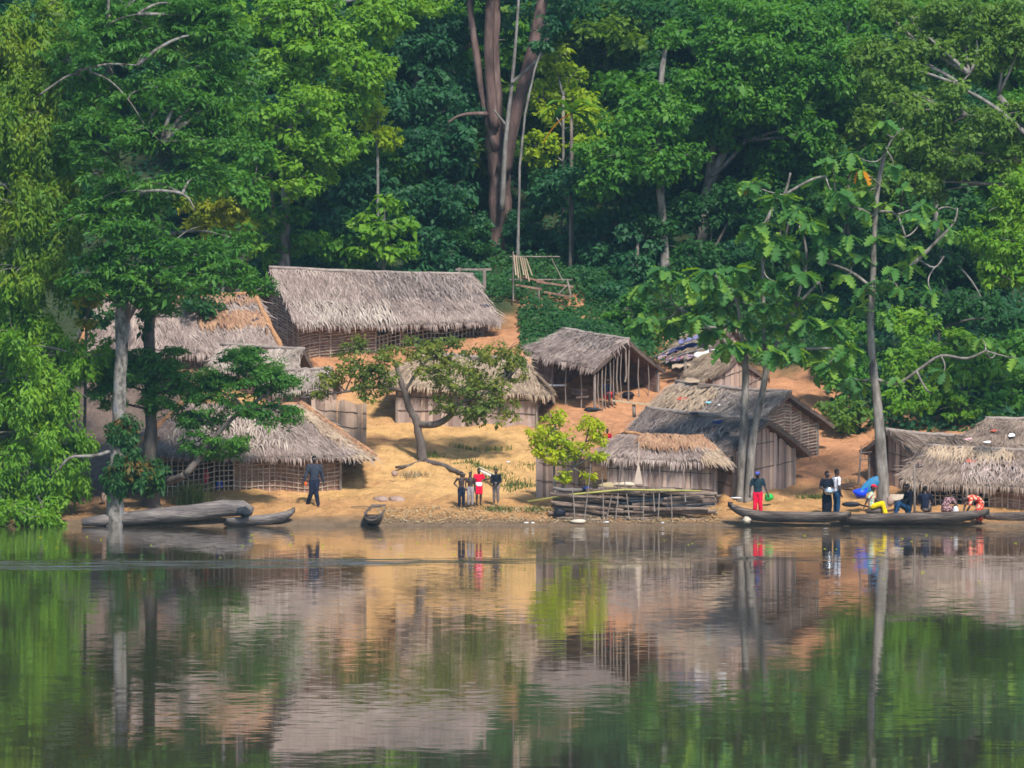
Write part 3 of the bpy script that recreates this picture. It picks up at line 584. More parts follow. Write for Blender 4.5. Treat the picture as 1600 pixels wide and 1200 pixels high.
patch_blades(h2, lerp4(k2, .3, 1.0, .0, .14), 260, 'thatch_brown', 13, L=(.2, .4))
patch_blades(h1, lerp4(k1, .48, .98, .0, .45), 520, 'thatch_dark', 15, L=(.3, .6), w=(.02, .045))
patch_blades(h1, lerp4(k1, .05, .5, .55, .9), 420, 'thatch_pale', 16, L=(.3, .6), w=(.02, .045))
patch_blades(h7, lerp4(k7, .1, .9, .0, .35), 200, 'thatch_dark', 17, L=(.3, .6), w=(.02, .045))
patch_blades(h9, lerp4(k9, .5, .95, .1, .5), 220, 'thatch_dark', 18, L=(.3, .6), w=(.02, .045))
patch_blades(h10, lerp4(k10, .1, .8, .2, .8), 420, 'thatch_grey', 19, L=(.3, .6), w=(.02, .045))
patch_blades(h14, lerp4(k14, .3, .9, .3, .8), 360, 'thatch_grey', 20, L=(.3, .6), w=(.02, .045))
patch_blades(h5, lerp4(k5, .1, .7, .25, .8), 420, 'thatch_pale', 21, L=(.3, .6), w=(.02, .045))
patch_blades(h11, lerp4(k11, .25, 1.0, 0, .38), 420, 'thatch_brown', 5)
patch_blades(h11, lerp4(k11, .80, 1.0, .35, .95), 260, 'thatch_tan', 6)
patch_blades(h9, lerp4(k9, .0, .45, .05, .6), 300, 'thatch_tan', 7)
patch_blades(h14, lerp4(k14, .05, .6, .0, .25), 220, 'thatch_tan', 8)
patch_blades(h5, [k5['RR'] + Vector((-.5, 0, .03)), k5['RR'] + Vector((0, 0, .05)), k5['FR'] + Vector((-.1, 0, .05)), k5['FR'] + Vector((-.9, 0, .06))], 500, 'thatch_tan', 9)
patch_blades(h5, [k5['RR'] + Vector((-.15, 0, .06)), k5['RR'] + Vector((0.02, 0, .08)), k5['FR'] + Vector((0, 0, .08)), k5['FR'] + Vector((-.25, 0, .08))], 240, 'thatch_brown', 10, L=(.15, .35))

# free-standing plank fence of the waterside hut
fence = thing('plank_fence', 'weathered plank fence left of the lowest waterside hut', 'fence', G(870, 3.6))
plank_wall(fence, (G(838, 4.2).x, 4.2, 0), (G(925, 3.0).x, 3.0, 0), lambda s: 0, h_fix=1.6, w=.125, rng=random.Random(5))
fence2 = thing('plank_fence', 'grey plank fence beside the spreading tree, left of its trunk', 'fence', G(520, 11.0))
plank_wall(fence2, (G(488, 11.2).x, 11.2, 0), (G(572, 11.0).x, 11.0, 0), lambda s: 0, h_fix=1.45, w=.14, rng=random.Random(6), tones=[3, 7, 3, 2])

# ------------------------------------------------------------------ foliage
def unit(v): return v / np.maximum(np.linalg.norm(v, axis=-1, keepdims=True), 1e-6)
def leaf_quads(rng, P, Nn, D, L, Wd):
    D = unit(D - Nn * np.sum(D * Nn, -1, keepdims=True)); X = np.cross(D, Nn)
    L = L[:, None]; Wd = Wd[:, None] / 2
    base = P; tip = P + D * L - Nn * L * .12; m = P + D * L * .45
    return np.stack([base, m + X * Wd + Nn * Wd * .25, tip, m - X * Wd + Nn * Wd * .25], 1)
def clump_leaves(rng, c, R, n, L, style):
    """a bough: uneven tufts of leaves thrown out from the middle, each tuft leaning its own way"""
    c = np.array(c, float); R = np.array(R, float); out = []
    k = int(rng.integers(14, 22)); n = int(n * 1.9); per = max(10, n // k)
    for i in range(k):
        d = unit(rng.normal(0, 1, 3)); d[2] = d[2] * .9 + .08
        far = rng.uniform(.25, 1.0) ** .7
        cc = c + R * d * far
        g = rng.uniform(.22, .52) * (1.15 - .35 * far)
        if style == 'pad': sh = np.array([1.35, 1.2, .46])
        elif style == 'droop': sh = np.array([.75, .75, 1.35])
        else: sh = np.array([1.1, 1.1, .85])
        r = R.mean() * .55 * g * sh + R * .45 * g * sh
        m = int(per * rng.uniform(.5, 1.5)); u = unit(rng.normal(0, 1, (m, 3))); rad = rng.random((m, 1)) ** .45 * rng.uniform(.75, 1.2, (m, 1))
        q = u * r * rad
        if style == 'pad': q[:, 2] -= .35 * (q[:, 0] ** 2 + q[:, 1] ** 2) / max(r[0], .05) * rng.uniform(.3, 1.2)
        ty, tx = rng.normal(0, .30), rng.normal(0, .25)                      # the tuft's own lean
        q = np.stack([q[:, 0], q[:, 1] - q[:, 2] * tx, q[:, 2] + q[:, 0] * ty + q[:, 1] * tx], 1)
        p = cc + q
        nn = unit(u / np.maximum(r / r.max(), .3) * .60 + np.array([ty, -.22, .62]) + rng.normal(0, .38, (m, 3)))
        dd = unit(u * np.array([1, 1, .4]) + rng.normal(0, .55, (m, 3)) + np.array([0, 0, -.9 if style == 'droop' else -.3]))
        l = L * rng.lognormal(-.08, .30, m) * rng.uniform(.8, 1.2); w = l * (.36 if style == 'pad' else .38 if style == 'droop' else .58)
        out.append(leaf_quads(rng, p, nn, dd, l, w))
    return np.concatenate(out)
def curve_pts(A, B, bend, n=7):
    A = Vector(A); B = Vector(B); return [A.lerp(B, i / n) + bend * math.sin(math.pi * i / n) for i in range(n + 1)]
def px_path(P): return [(W(a, b, Y), r / ppm(Y)) for a, b, Y, r in P]        # (px, py, depth, radius in photo pixels)

def tree(name, label, trunk, clumps, leaf='leaf_mid', bark='bark_grey', L=0.22, style='broad', dens=42, seed=1, extra=(), group=None, cat='tree', depth=0.8, limb=True, fill=0, sink=0.4, twig=1.0):
    """trunk: [(px, py, Y, radius px)...] from the ground up; clumps: [(px, py, Y, rx, ry)] in photo pixels; extra: more limbs as paths"""
    rng = np.random.default_rng(seed); rr = random.Random(seed)
    tp = px_path(trunk); base = tp[0][0]; base = Vector((base.x, base.y, tz(base.x, base.y)))
    root = thing(name, label, cat, base, 0, group)
    m = MB()
    P = [p for p, r in tp]; R = [r for p, r in tp]
    P[0] = Vector((P[0].x, P[0].y, min(P[0].z, base.z) - sink))
    fine = []; fr = []
    for i in range(len(P) - 1):
        for j in range(4):
            t = j / 4; fine.append(P[i].lerp(P[i + 1], t) + Vector((rr.uniform(-.3, .3), rr.uniform(-.3, .3), 0)) * R[i] * .5 * (1 if (i + j) else 0)); fr.append(R[i] + (R[i + 1] - R[i]) * t)
    fine.append(P[-1]); fr.append(R[-1]); fr[0] *= 1.45 if sink < 1 else 1.0; fr[1] *= 1.12 if sink < 1 else 1.0
    fr = [r * rr.uniform(.90, 1.10) for r in fr]
    m.tube(fine, fr, 10)
    for e in extra:
        ep = px_path(e); m.tube([p for p, r in ep], [max(.012, r) for p, r in ep], 7, soft=True)
    anchor = [p for p in fine[len(fine) // 3:]] + [p for e in extra for p, r in px_path(e)]
    V = []
    if fill:
        rf = random.Random(seed + 5)
        clumps = list(clumps) + [(px + rf.uniform(-.9, .9) * rx, py + rf.uniform(-.9, .9) * ry, Y + rf.uniform(.1, 1.4), rx * rf.uniform(.6, .95), ry * rf.uniform(.6, .95)) for (px, py, Y, rx, ry) in clumps for _ in range(fill)]
    for (px, py, Y, rx, ry) in clumps:
        c = W(px, py, Y); s = 1 / ppm(Y); R3 = (rx * s, rx * s * depth, ry * s)
        mean = ((R3[0] * R3[1] + R3[0] * R3[2] + R3[1] * R3[2]) / 3) ** .5
        n = int(4 * math.pi * mean * mean * dens * (0.22 / L) ** 1.6)
        V.append(clump_leaves(rng, c, R3, n, L, style))
        if limb:
            a = min(anchor, key=lambda p: (p - c).length + max(0, p.z - c.z) * 1.5)
            dist = (c - a).length
            if dist > .3:
                r0 = min(.10, .02 + .018 * dist)
                pts = curve_pts(a, c, Vector((rr.uniform(-.15, .15) * dist, rr.uniform(-.1, .1) * dist, rr.uniform(.0, .14) * dist)))
                m.tube(pts, [r0 * (1 - .75 * i / (len(pts) - 1)) for i in range(len(pts))], 6)
            for q in range(int(3 * twig)):
                d = Vector((rr.uniform(-1, 1) * R3[0], rr.uniform(-1, 1) * R3[1], rr.uniform(-.5, .9) * R3[2])) * .85
                m.tube(curve_pts(c, c + d, Vector((0, 0, .1 * d.length)), 4), [.022, .018, .014, .010, .007], 5)
    part(m, 'trunk', M[bark], root, smooth=True)
    if V:
        o = link('crown', quads_mesh('crown', np.concatenate(V), M[leaf]), root); o.location = -Vector(root.location)
    return root
def more_leaves(root, clumps, leaf, L, style, dens, seed, name='foliage', depth=.8):
    rng = np.random.default_rng(seed); V = []
    for (px, py, Y, rx, ry) in clumps:
        c = W(px, py, Y); s = 1 / ppm(Y); R3 = (rx * s, rx * s * depth, ry * s); mean = ((R3[0] * R3[1] + R3[0] * R3[2] + R3[1] * R3[2]) / 3) ** .5
        V.append(clump_leaves(rng, c, R3, int(4 * math.pi * mean * mean * dens * (0.22 / L) ** 1.6), L, style))
    o = link(name, quads_mesh(name, np.concatenate(V), M[leaf]), root); o.location = -Vector(root.location); return o

# --- trees of the left bank
tree('overhanging_tree', 'yellow-green drooping tree filling the upper left edge', [(-70, 830, 1.5, 22), (-60, 500, 1.5, 20), (-40, 250, 1.5, 16), (-10, 60, 1.5, 10)],
     [(10, 70, 1.5, 75, 50), (55, 140, 1.2, 60, 55), (20, 200, 1.0, 80, 60), (65, 250, 1.0, 55, 60), (30, 320, .8, 85, 60), (85, 350, .6, 50, 60), (40, 420, .8, 75, 50), (-20, 130, 2, 80, 90), (-10, 300, 2, 80, 90), (60, 30, 2, 60, 40), (105, 300, .8, 35, 50)],
     'leaf_droop', 'bark_grey', L=.18, style='droop', dens=62, seed=101, fill=1)
tree('bank_tree', 'green leafy tree hanging over the water in the lower left corner', [(-60, 830, 2.5, 20), (-40, 650, 2, 16), (0, 560, 1.5, 10)],
     [(20, 520, 1, 70, 50), (70, 560, .8, 65, 50), (30, 620, .6, 80, 60), (110, 610, .4, 45, 50), (70, 680, .4, 70, 50), (20, 740, .2, 65, 50), (60, 780, -.2, 50, 35), (90, 740, .0, 40, 45), (15, 800, -.6, 55, 28), (70, 812, -.9, 35, 16), (-30, 600, 2, 80, 90), (40, 470, 1.5, 70, 40), (140, 560, .8, 35, 40), (-10, 700, 1.5, 70, 80), (125, 690, .6, 30, 25)],
     'leaf_bright', 'bark_grey', L=.17, style='droop', dens=62, seed=102, fill=1)
tree('tall_river_tree', 'tall feathery tree with trunk standing in the water', [(179, 830, -.3, 15.5), (180, 775, -.3, 14.5), (184, 700, -.25, 12), (186, 640, -.2, 10.5), (190, 540, 0, 10), (190, 440, .3, 9), (180, 250, .8, 7), (168, 80, 1.2, 6), (170, -30, 1.4, 5)],
     [(165, 100, -1.0, 60, 40), (175, 200, -1.0, 60, 40), (160, 270, -1.0, 50, 36), (130, 180, -.5, 50, 40), (170, 350, -1.0, 50, 36), (190, 420, -1.0, 50, 30), (235, 55, -0.4, 67, 44), (290, 90, -0.4, 72, 42), (345, 50, -0.2, 61, 50), (220, 140, -1.0, 78, 35), (300, 150, -0.4, 78, 39), (360, 130, 0.0, 56, 44), (150, 60, -0.4, 61, 44), (250, 210, -0.9, 84, 39), (330, 220, -0.4, 67, 44), (190, 300, -1.2, 61, 40), (260, 290, -0.8, 61, 33), (200, 370, -1.4, 67, 42), (270, 380, -1.0, 72, 38), (240, 435, -1.2, 72, 29), (310, 430, -1.0, 72, 31), (350, 400, -0.6, 50, 33), (150, 430, -0.8, 50, 44), (380, 440, -0.4, 44, 26), (290, 15, 0.0, 78, 44), (200, 10, -0.4, 67, 39)],
     'leaf_feather', 'bark_water', L=.19, style='pad', dens=46, seed=103, fill=1,
     extra=[[(178, 140, .8, 2.8), (120, 115, -1.1, 2.5), (150, 104, -1.5, 2.2), (175, 100, -1.5, 1.7), (215, 102, -1.5, 1.0)], [(140, 112, -1.5, 1.7), (170, 125, -1.5, 1.4), (200, 155, -1.5, 1.2), (230, 200, -1.5, 1.0), (252, 222, -1.5, 0.6)], [(120, 115, -1.1, 2.2), (100, 122, -1.1, 1.9), (60, 150, -0.8, 1.7)], [(170, 70, .9, 2.2), (168, 30, -1.2, 2.2), (172, -30, -1.2, 2.2)], [(165, 40, -1.2, 1.4), (190, 28, -1.5, 1.1), (215, 22, -1.5, 0.7)],
            [(205, 330, .5, 3), (225, 300, -2.2, 2.6), (285, 303, -2.2, 2), (305, 330, -2.1, 1.2)], [(186, 700, -.3, 3.5), (150, 712, -.5, 3), (110, 715, -.6, 2.4), (92, 735, -.6, 1.5)]], sink=1.2)
t3 = tree('bank_tree', 'slender dark trunk behind the trunk in the water, feathery low boughs', [(236, 798, 2.5, 16), (236, 740, 2.5, 12), (235, 640, 2.4, 9), (234, 540, 2.3, 9), (233, 450, 2.3, 8), (236, 330, 2.3, 6), (270, 280, 2.3, 4)],
     [(250, 480, 2, 40, 20), (200, 590, 1.8, 60, 32), (270, 610, 1.8, 45, 30), (330, 600, 1.6, 60, 36), (400, 590, 1.4, 55, 38), (430, 640, 1.3, 32, 36), (370, 640, 1.4, 50, 22), (310, 690, 1.5, 40, 22), (360, 690, 1.2, 30, 16), (180, 550, 2, 40, 22), (250, 560, 2, 50, 20), (295, 655, 1.6, 32, 22), (380, 560, 1.5, 40, 18), (170, 620, 1.5, 30, 26)],
     'leaf_feather', 'bark_dark', L=.15, style='pad', dens=66, seed=104, fill=1, extra=[[(290, 742, 1.3, 6), (320, 705, 1.3, 5), (345, 672, 1.3, 4), (380, 640, 1.3, 3), (420, 615, 1.3, 2)], [(238, 740, 2.4, 6), (262, 752, 2, 6), (290, 742, 1.3, 6)]])
more_leaves(t3, [(232, 455, 2.2, 16, 30), (228, 500, 2.1, 12, 30), (230, 620, 2.2, 12, 40)], 'leaf_dark', .14, 'droop', 60, 7, 'climber')
# epiphyte ferns clasping the trunk in the water
def fern(name, label, px, py, Y, rpx, n, seed, leaf='leaf_dark', rust=0.25):
    rng = np.random.default_rng(seed); c = W(px, py, Y); root = thing(name, label, 'fern', c); s = 1 / ppm(Y)
    for mat, k, dz, f in ((leaf, 1.0, 0, 1.0), ('leaf_rust', rust, .12, .7)):
        V = np.concatenate([clump_leaves(rng, (rng.uniform(-.4, .4) * rpx * s * f, rng.uniform(-.1, .1), dz + rng.uniform(-.35, .35) * rpx * s), (rpx * s * .55 * f, rpx * s * .5 * f, rpx * s * .5 * f), int(n * k * 1.6), .17, 'droop') for _ in range(5)])
        link('fronds' if mat == leaf else 'dry_fronds', quads_mesh('fronds', V, M[mat]), root, 'stuff')
fern('fern', 'upper clump of ferns clasping the trunk in the water', 188, 672, -.45, 38, 150, 1)
fern('fern', 'larger reddish fern clump low on the trunk in the water', 196, 740, -.55, 46, 190, 2, rust=.35)
fern('fern', 'dark fern clump hanging between the two left trunks', 228, 745, 1.6, 40, 160, 3)
tree('yellowing_tree', 'tree with yellow-orange leaves above the orange-ridged hut', [(345, 460, 23, 4), (350, 400, 23, 3), (352, 350, 23, 2)], [(350, 325, 22, 42, 28), (378, 350, 22, 22, 30), (325, 345, 22, 28, 25), (352, 300, 22, 22, 14), (300, 320, 22, 26, 18)], 'leaf_yellow', L=.17, dens=60, seed=105)
tree('yellowing_shrub', 'small yellow-flowered shrub between the left trunks and the leaf wall', [(130, 560, 5, 3), (135, 500, 5, 2)], [(140, 445, 5, 14, 10), (148, 470, 5, 14, 14), (135, 505, 5, 14, 10), (128, 470, 5, 16, 14)], 'leaf_yellow', L=.15, dens=40, seed=106, cat='shrub')

# --- forest behind the village, the crowns one can tell apart
tree('forest_tree', 'bright green tree crowning the upper left, above the largest house', [(440, 420, 27, 9), (450, 250, 27, 8), (470, 100, 27, 6), (500, 0, 27, 4)],
     [(500, 60, 25, 75, 45), (440, 110, 25, 70, 45), (555, 105, 25, 60, 42), (400, 40, 25, 65, 45), (480, 165, 24, 65, 40), (525, 225, 24, 50, 38), (430, 240, 24, 60, 42), (390, 180, 24, 50, 45), (590, 35, 26, 60, 38), (470, 10, 26, 80, 40), (545, 165, 25, 40, 30), (460, 285, 24, 45, 30), (650, 10, 27, 50, 20)],
     'leaf_bright', 'bark_grey', L=.19, dens=44, seed=111, fill=1)
tree('forest_tree', 'dark teal tree in shade left of the reddish forked trunk', [(640, 420, 34, 8), (640, 250, 34, 7), (660, 60, 34, 5)],
     [(640, 80, 34, 60, 45), (700, 55, 34, 55, 40), (620, 165, 33, 60, 42), (695, 175, 33, 60, 40), (560, 215, 32, 50, 40), (645, 245, 32, 65, 40), (715, 240, 33, 40, 40), (560, 290, 31, 55, 36), (625, 320, 31, 60, 36), (695, 310, 31, 50, 40), (540, 350, 30, 50, 30), (690, 110, 34, 45, 35)],
     'leaf_teal', 'bark_dark', L=.21, dens=42, seed=112, fill=1)
big = tree('giant_tree', 'giant reddish trunk forking into several stems at the forest edge', [(781, 396, 33, 17), (782, 345, 33, 18), (780, 280, 33, 18), (776, 220, 33, 17), (772, 175, 33, 12), (770, 60, 33, 11), (776, -60, 33, 10)],
     [(720, -25, 33, 70, 35), (800, -40, 33, 80, 40), (880, -15, 33, 70, 40), (660, -20, 34, 60, 30), (760, 30, 34, 45, 22), (850, 35, 35, 45, 25)], 'leaf_teal', 'bark_red', L=.21, dens=42, seed=113,
     extra=[[(786, 270, 32.6, 13), (800, 200, 32.5, 11), (818, 130, 32.5, 10), (838, 50, 32.6, 9.5), (858, -60, 32.8, 9)], [(776, 235, 32.7, 8), (757, 165, 32.7, 6), (745, 90, 32.7, 6), (735, 20, 32.7, 5), (733, -40, 32.7, 5)], [(772, 200, 32.5, 9), (764, 100, 32.5, 8), (766, 0, 32.5, 8), (770, -60, 32.5, 8)],
            [(762, 178, 32.5, 4), (735, 178, 32, 3), (715, 182, 32, 2), (700, 192, 32, 1.5)]], limb=False)
pale = MB()
for e in ([(784, 330, 32.2, 4.5), (788, 250, 32.1, 4), (793, 190, 32, 3.6), (799, 140, 31.9, 3), (806, 60, 31.8, 2.4), (812, -30, 31.8, 2)], [(799, 130, 31.8, 3), (820, 112, 31.8, 2.5), (850, 80, 31.8, 2), (858, 40, 31.8, 1.5)], [(790, 195, 31.8, 2.5), (778, 180, 31.8, 2), (772, 172, 31.8, 1.5)]):
    ep = px_path(e); pale.tube([p for p, r in ep], [r for p, r in ep], 7, soft=True)
o = part(pale, 'climbing_stem', M['bark_grey'], big, smooth=True)
tree('slender_tree', 'thin pale leaning trunk just right of the giant reddish one', [(808, 330, 31, 2.4), (812, 260, 31, 2.1), (820, 180, 31, 1.8), (835, 110, 31, 1.8), (852, 60, 31, 1.3)], [(860, 40, 31, 22, 16), (845, 70, 31, 14, 10)], 'leaf_teal', 'bark_grey', dens=30, seed=114)
tree('forest_tree', 'mid-green tree with straight thin trunk, behind the open shed', [(1042, 430, 29, 7), (1034, 330, 29, 6), (1030, 270, 29, 6), (1028, 200, 29, 5), (1034, 110, 29, 4.5), (1040, 70, 29, 3.5)],
     [(1000, 200, 28.5, 60, 32), (950, 245, 28.5, 50, 30), (1055, 185, 28.5, 50, 32), (1000, 255, 28.2, 65, 34), (1065, 248, 28.5, 45, 30), (935, 290, 28.5, 45, 24), (1020, 160, 29, 40, 22), (1035, 275, 28, 30, 18), (1045, 58, 29, 30, 20), (1025, 140, 28.6, 26, 14)],
     'leaf_mid', 'bark_pale', L=.20, dens=42, seed=115, fill=1)
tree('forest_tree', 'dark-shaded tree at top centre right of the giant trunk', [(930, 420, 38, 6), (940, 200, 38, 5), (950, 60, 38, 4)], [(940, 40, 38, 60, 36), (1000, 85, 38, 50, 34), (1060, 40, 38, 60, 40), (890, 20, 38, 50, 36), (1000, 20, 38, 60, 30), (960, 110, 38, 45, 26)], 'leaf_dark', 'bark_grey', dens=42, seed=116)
tree('forest_tree', 'broad bright crown on a forked pale trunk, upper right of centre', [(1096, 382, 32, 8), (1104, 300, 32, 8), (1118, 262, 32, 7), (1140, 225, 32, 5.5), (1185, 150, 32, 4), (1200, 90, 32, 3)],
     [(1115, 135, 30, 70, 42), (1190, 95, 30, 75, 42), (1262, 55, 31, 75, 45), (1325, 45, 31, 60, 45), (1180, 35, 31, 70, 36), (1275, 135, 30, 55, 42), (1205, 155, 30, 60, 30), (1120, 65, 31, 50, 34), (1300, 90, 30, 60, 40), (1150, 175, 30, 40, 20), (1265, 205, 30, 40, 30)],
     'leaf_mid', 'bark_grey', L=.19, dens=44, seed=117, fill=1, extra=[[(1104, 300, 32, 6), (1112, 240, 32, 6), (1124, 180, 32, 6), (1135, 130, 32, 4)], [(1110, 275, 31.8, 4), (1130, 260, 31.8, 3.5), (1165, 220, 31.8, 3), (1195, 170, 31.8, 2.5), (1215, 120, 31.8, 2)]])
tree('forest_tree', 'olive fine-leaved tree with pale boughs at the upper right edge', [(1660, 700, 20, 14), (1640, 400, 20, 12), (1620, 220, 20, 9), (1560, 150, 20, 5)],
     [(1400, 115, 20, 55, 36), (1455, 85, 20, 65, 42), (1395, 170, 20, 50, 32), (1460, 165, 19, 65, 42), (1530, 95, 20, 70, 50), (1555, 190, 19, 60, 45), (1495, 240, 19, 60, 40), (1430, 225, 19, 50, 32), (1595, 50, 20, 60, 50), (1510, 30, 20, 70, 36), (1440, 285, 19, 35, 22), (1590, 250, 19, 45, 32), (1420, 30, 21, 60, 30)],
     'leaf_olive', 'bark_grey', L=.17, dens=48, seed=118, fill=1, extra=[[(1620, 225, 18.6, 4.5), (1570, 180, 18.6, 3.5), (1535, 155, 18.7, 3), (1503, 135, 18.8, 2), (1515, 115, 18.8, 1.2)], [(1600, 205, 18.7, 3), (1545, 185, 18.7, 2), (1510, 180, 18.8, 1.2)]])
tree('forest_tree', 'lit green bough hanging in from the right edge, mid height', [(1660, 700, 12, 10), (1650, 450, 12, 8), (1620, 350, 12, 5)],
     [(1565, 325, 11, 42, 28), (1590, 300, 11, 40, 28), (1570, 375, 10.5, 45, 32), (1600, 420, 11, 50, 40), (1560, 430, 10.5, 32, 28), (1620, 360, 12, 50, 50)], 'leaf_bright', 'bark_grey', L=.19, dens=46, seed=119, fill=1)
tree('forest_tree', 'shaded tree between the breadfruit top and the right edge', [(1490, 560, 27, 6), (1462, 330, 27, 4), (1465, 260, 27, 4)], [(1450, 340, 28, 45, 40), (1500, 330, 28, 45, 45), (1510, 410, 27, 50, 45), (1450, 420, 27, 45, 40), (1400, 400, 28, 40, 50), (1540, 480, 26, 50, 40)], 'leaf_dark', 'bark_pale', dens=40, seed=120)
tree('palm_sapling', 'bright broad-leaved sapling behind the long roof', [(598, 425, 28, 3), (600, 370, 28, 2.5), (600, 320, 28, 2)], [(600, 318, 28, 28, 16), (572, 345, 28, 28, 14), (628, 350, 28, 26, 14), (600, 362, 27.6, 36, 18), (575, 388, 27.6, 34, 16), (622, 392, 27.6, 32, 16)], 'leaf_bright', 'bark_grey', L=.30, dens=40, seed=121, cat='sapling')
tree('forest_tree', 'tree coloured as if sunlit, far up the slope, seen right of the giant trunk', [(880, 300, 35, 3), (880, 150, 35, 2)], [(850, 165, 35.5, 32, 40), (885, 130, 36, 36, 30), (925, 185, 35, 34, 32), (870, 95, 36, 34, 24), (850, 230, 34.5, 32, 28), (915, 230, 34.5, 30, 24), (900, 160, 35.5, 30, 26)], 'leaf_painted_sun', L=.22, dens=40, seed=122)
tree('forest_tree', 'patch of foliage coloured as if sunlit, left of centre, deep in the wood', [(590, 300, 30, 3), (590, 200, 30, 2)], [(590, 185, 30, 26, 34), (574, 150, 30, 22, 24), (606, 215, 30, 20, 22)], 'leaf_painted_sun', L=.22, dens=40, seed=123)
# banana plant
def banana(label, px, py0, py1, Y, seed):
    base = W(px, py0, Y); top = W(px, py1, Y); root = thing('banana_plant', label, 'banana plant', (base.x, base.y, tz(base.x, base.y)))
    m = MB(); m.tube([(base.x, base.y, tz(base.x, base.y) - .2), base, top], [.10, .08, .05], 8); part(m, 'stem', M['bark_dark'], root, smooth=True)
    rr = random.Random(seed)
    for i, (a, up, Ln, mat) in enumerate([(-2.9, .9, 1.3, 'leaf_bright'), (-.3, 1.0, 1.5, 'leaf_bright'), (.2, .55, 1.3, 'leaf_mid'), (-2.5, 1.4, 1.2, 'leaf_mid'), (-.9, 1.5, 1.1, 'leaf_bright'), (-3.0, -.35, 1.1, 'leaf_bread_old'), (.6, .1, 1.2, 'leaf_mid'), (2.2, .9, 1.1, 'leaf_dark')]):
        d = Vector((math.cos(a), math.sin(a), 0)); x = Vector((-d.y, d.x, 0)); V = []; Fc = []; n = 6
        for k in range(n + 1):
            t = k / n; c = top + d * Ln * t + Vector((0, 0, up * Ln * t - (.8 + .3 * up) * Ln * t * t)); w = .20 * math.sin(math.pi * min(1, t * .93 + .05)) + .01
            V += [c - x * w + Vector((0, 0, .05)), c, c + x * w + Vector((0, 0, .05))]
        for k in range(n): b = k * 3; Fc += [(b, b + 1, b + 4, b + 3), (b + 1, b + 2, b + 5, b + 4)]
        mm = MB(); mm.add(V, Fc); part(mm, 'leaf', M[mat], root)
banana('banana plant with one yellow hanging leaf, right of the giant trunk', 893, 255, 178, 30.5, 3)
# palm fronds showing at left centre
def palm(label, px, py, Y, Ln, seed, n=12):
    rng = random.Random(seed); top = W(px, py, Y); root = thing('palm', label, 'palm', (top.x, top.y, tz(top.x, top.y)))
    m = MB(); m.tube([(top.x, top.y, tz(top.x, top.y) - .2), (top.x + .1, top.y, (top.z + tz(top.x, top.y)) / 2), top], [.14, .11, .09], 7); part(m, 'trunk', M['bark_grey'], root)
    for i in range(n):
        a = 2 * math.pi * i / n + rng.uniform(-.2, .2); up = rng.uniform(.0, 2.2); d = np.array([math.cos(a), math.sin(a), 0]); x = np.array([-d[1], d[0], 0]); V = []
        for k in range(22):
            t = (k + 1) / 22; c = np.array(top) + d * Ln * t + np.array([0, 0, up * Ln * t - (up + .5) * Ln * t * t])
            for sgn in (-1, 1):
                e = x * sgn * .8 + d * .45 - np.array([0, 0, .45 + rng.uniform(0, .2)]); l = .55 * math.sin(math.pi * (t * .8 + .15)); w = d * .022
                V.append([c - w, c + w, c + e * l * .5 - w, c + e * l * .5 + w, c + e * l - w * .2, c + e * l + w * .2])
        o = link('frond', strips_mesh('frond', np.array(V), M['leaf_mid']), root, 'stuff'); o.location = -Vector(root.location)
palm('small palm with arching fronds above the orange-ridged hut', 372, 285, 24, 1.8, 3, 9)

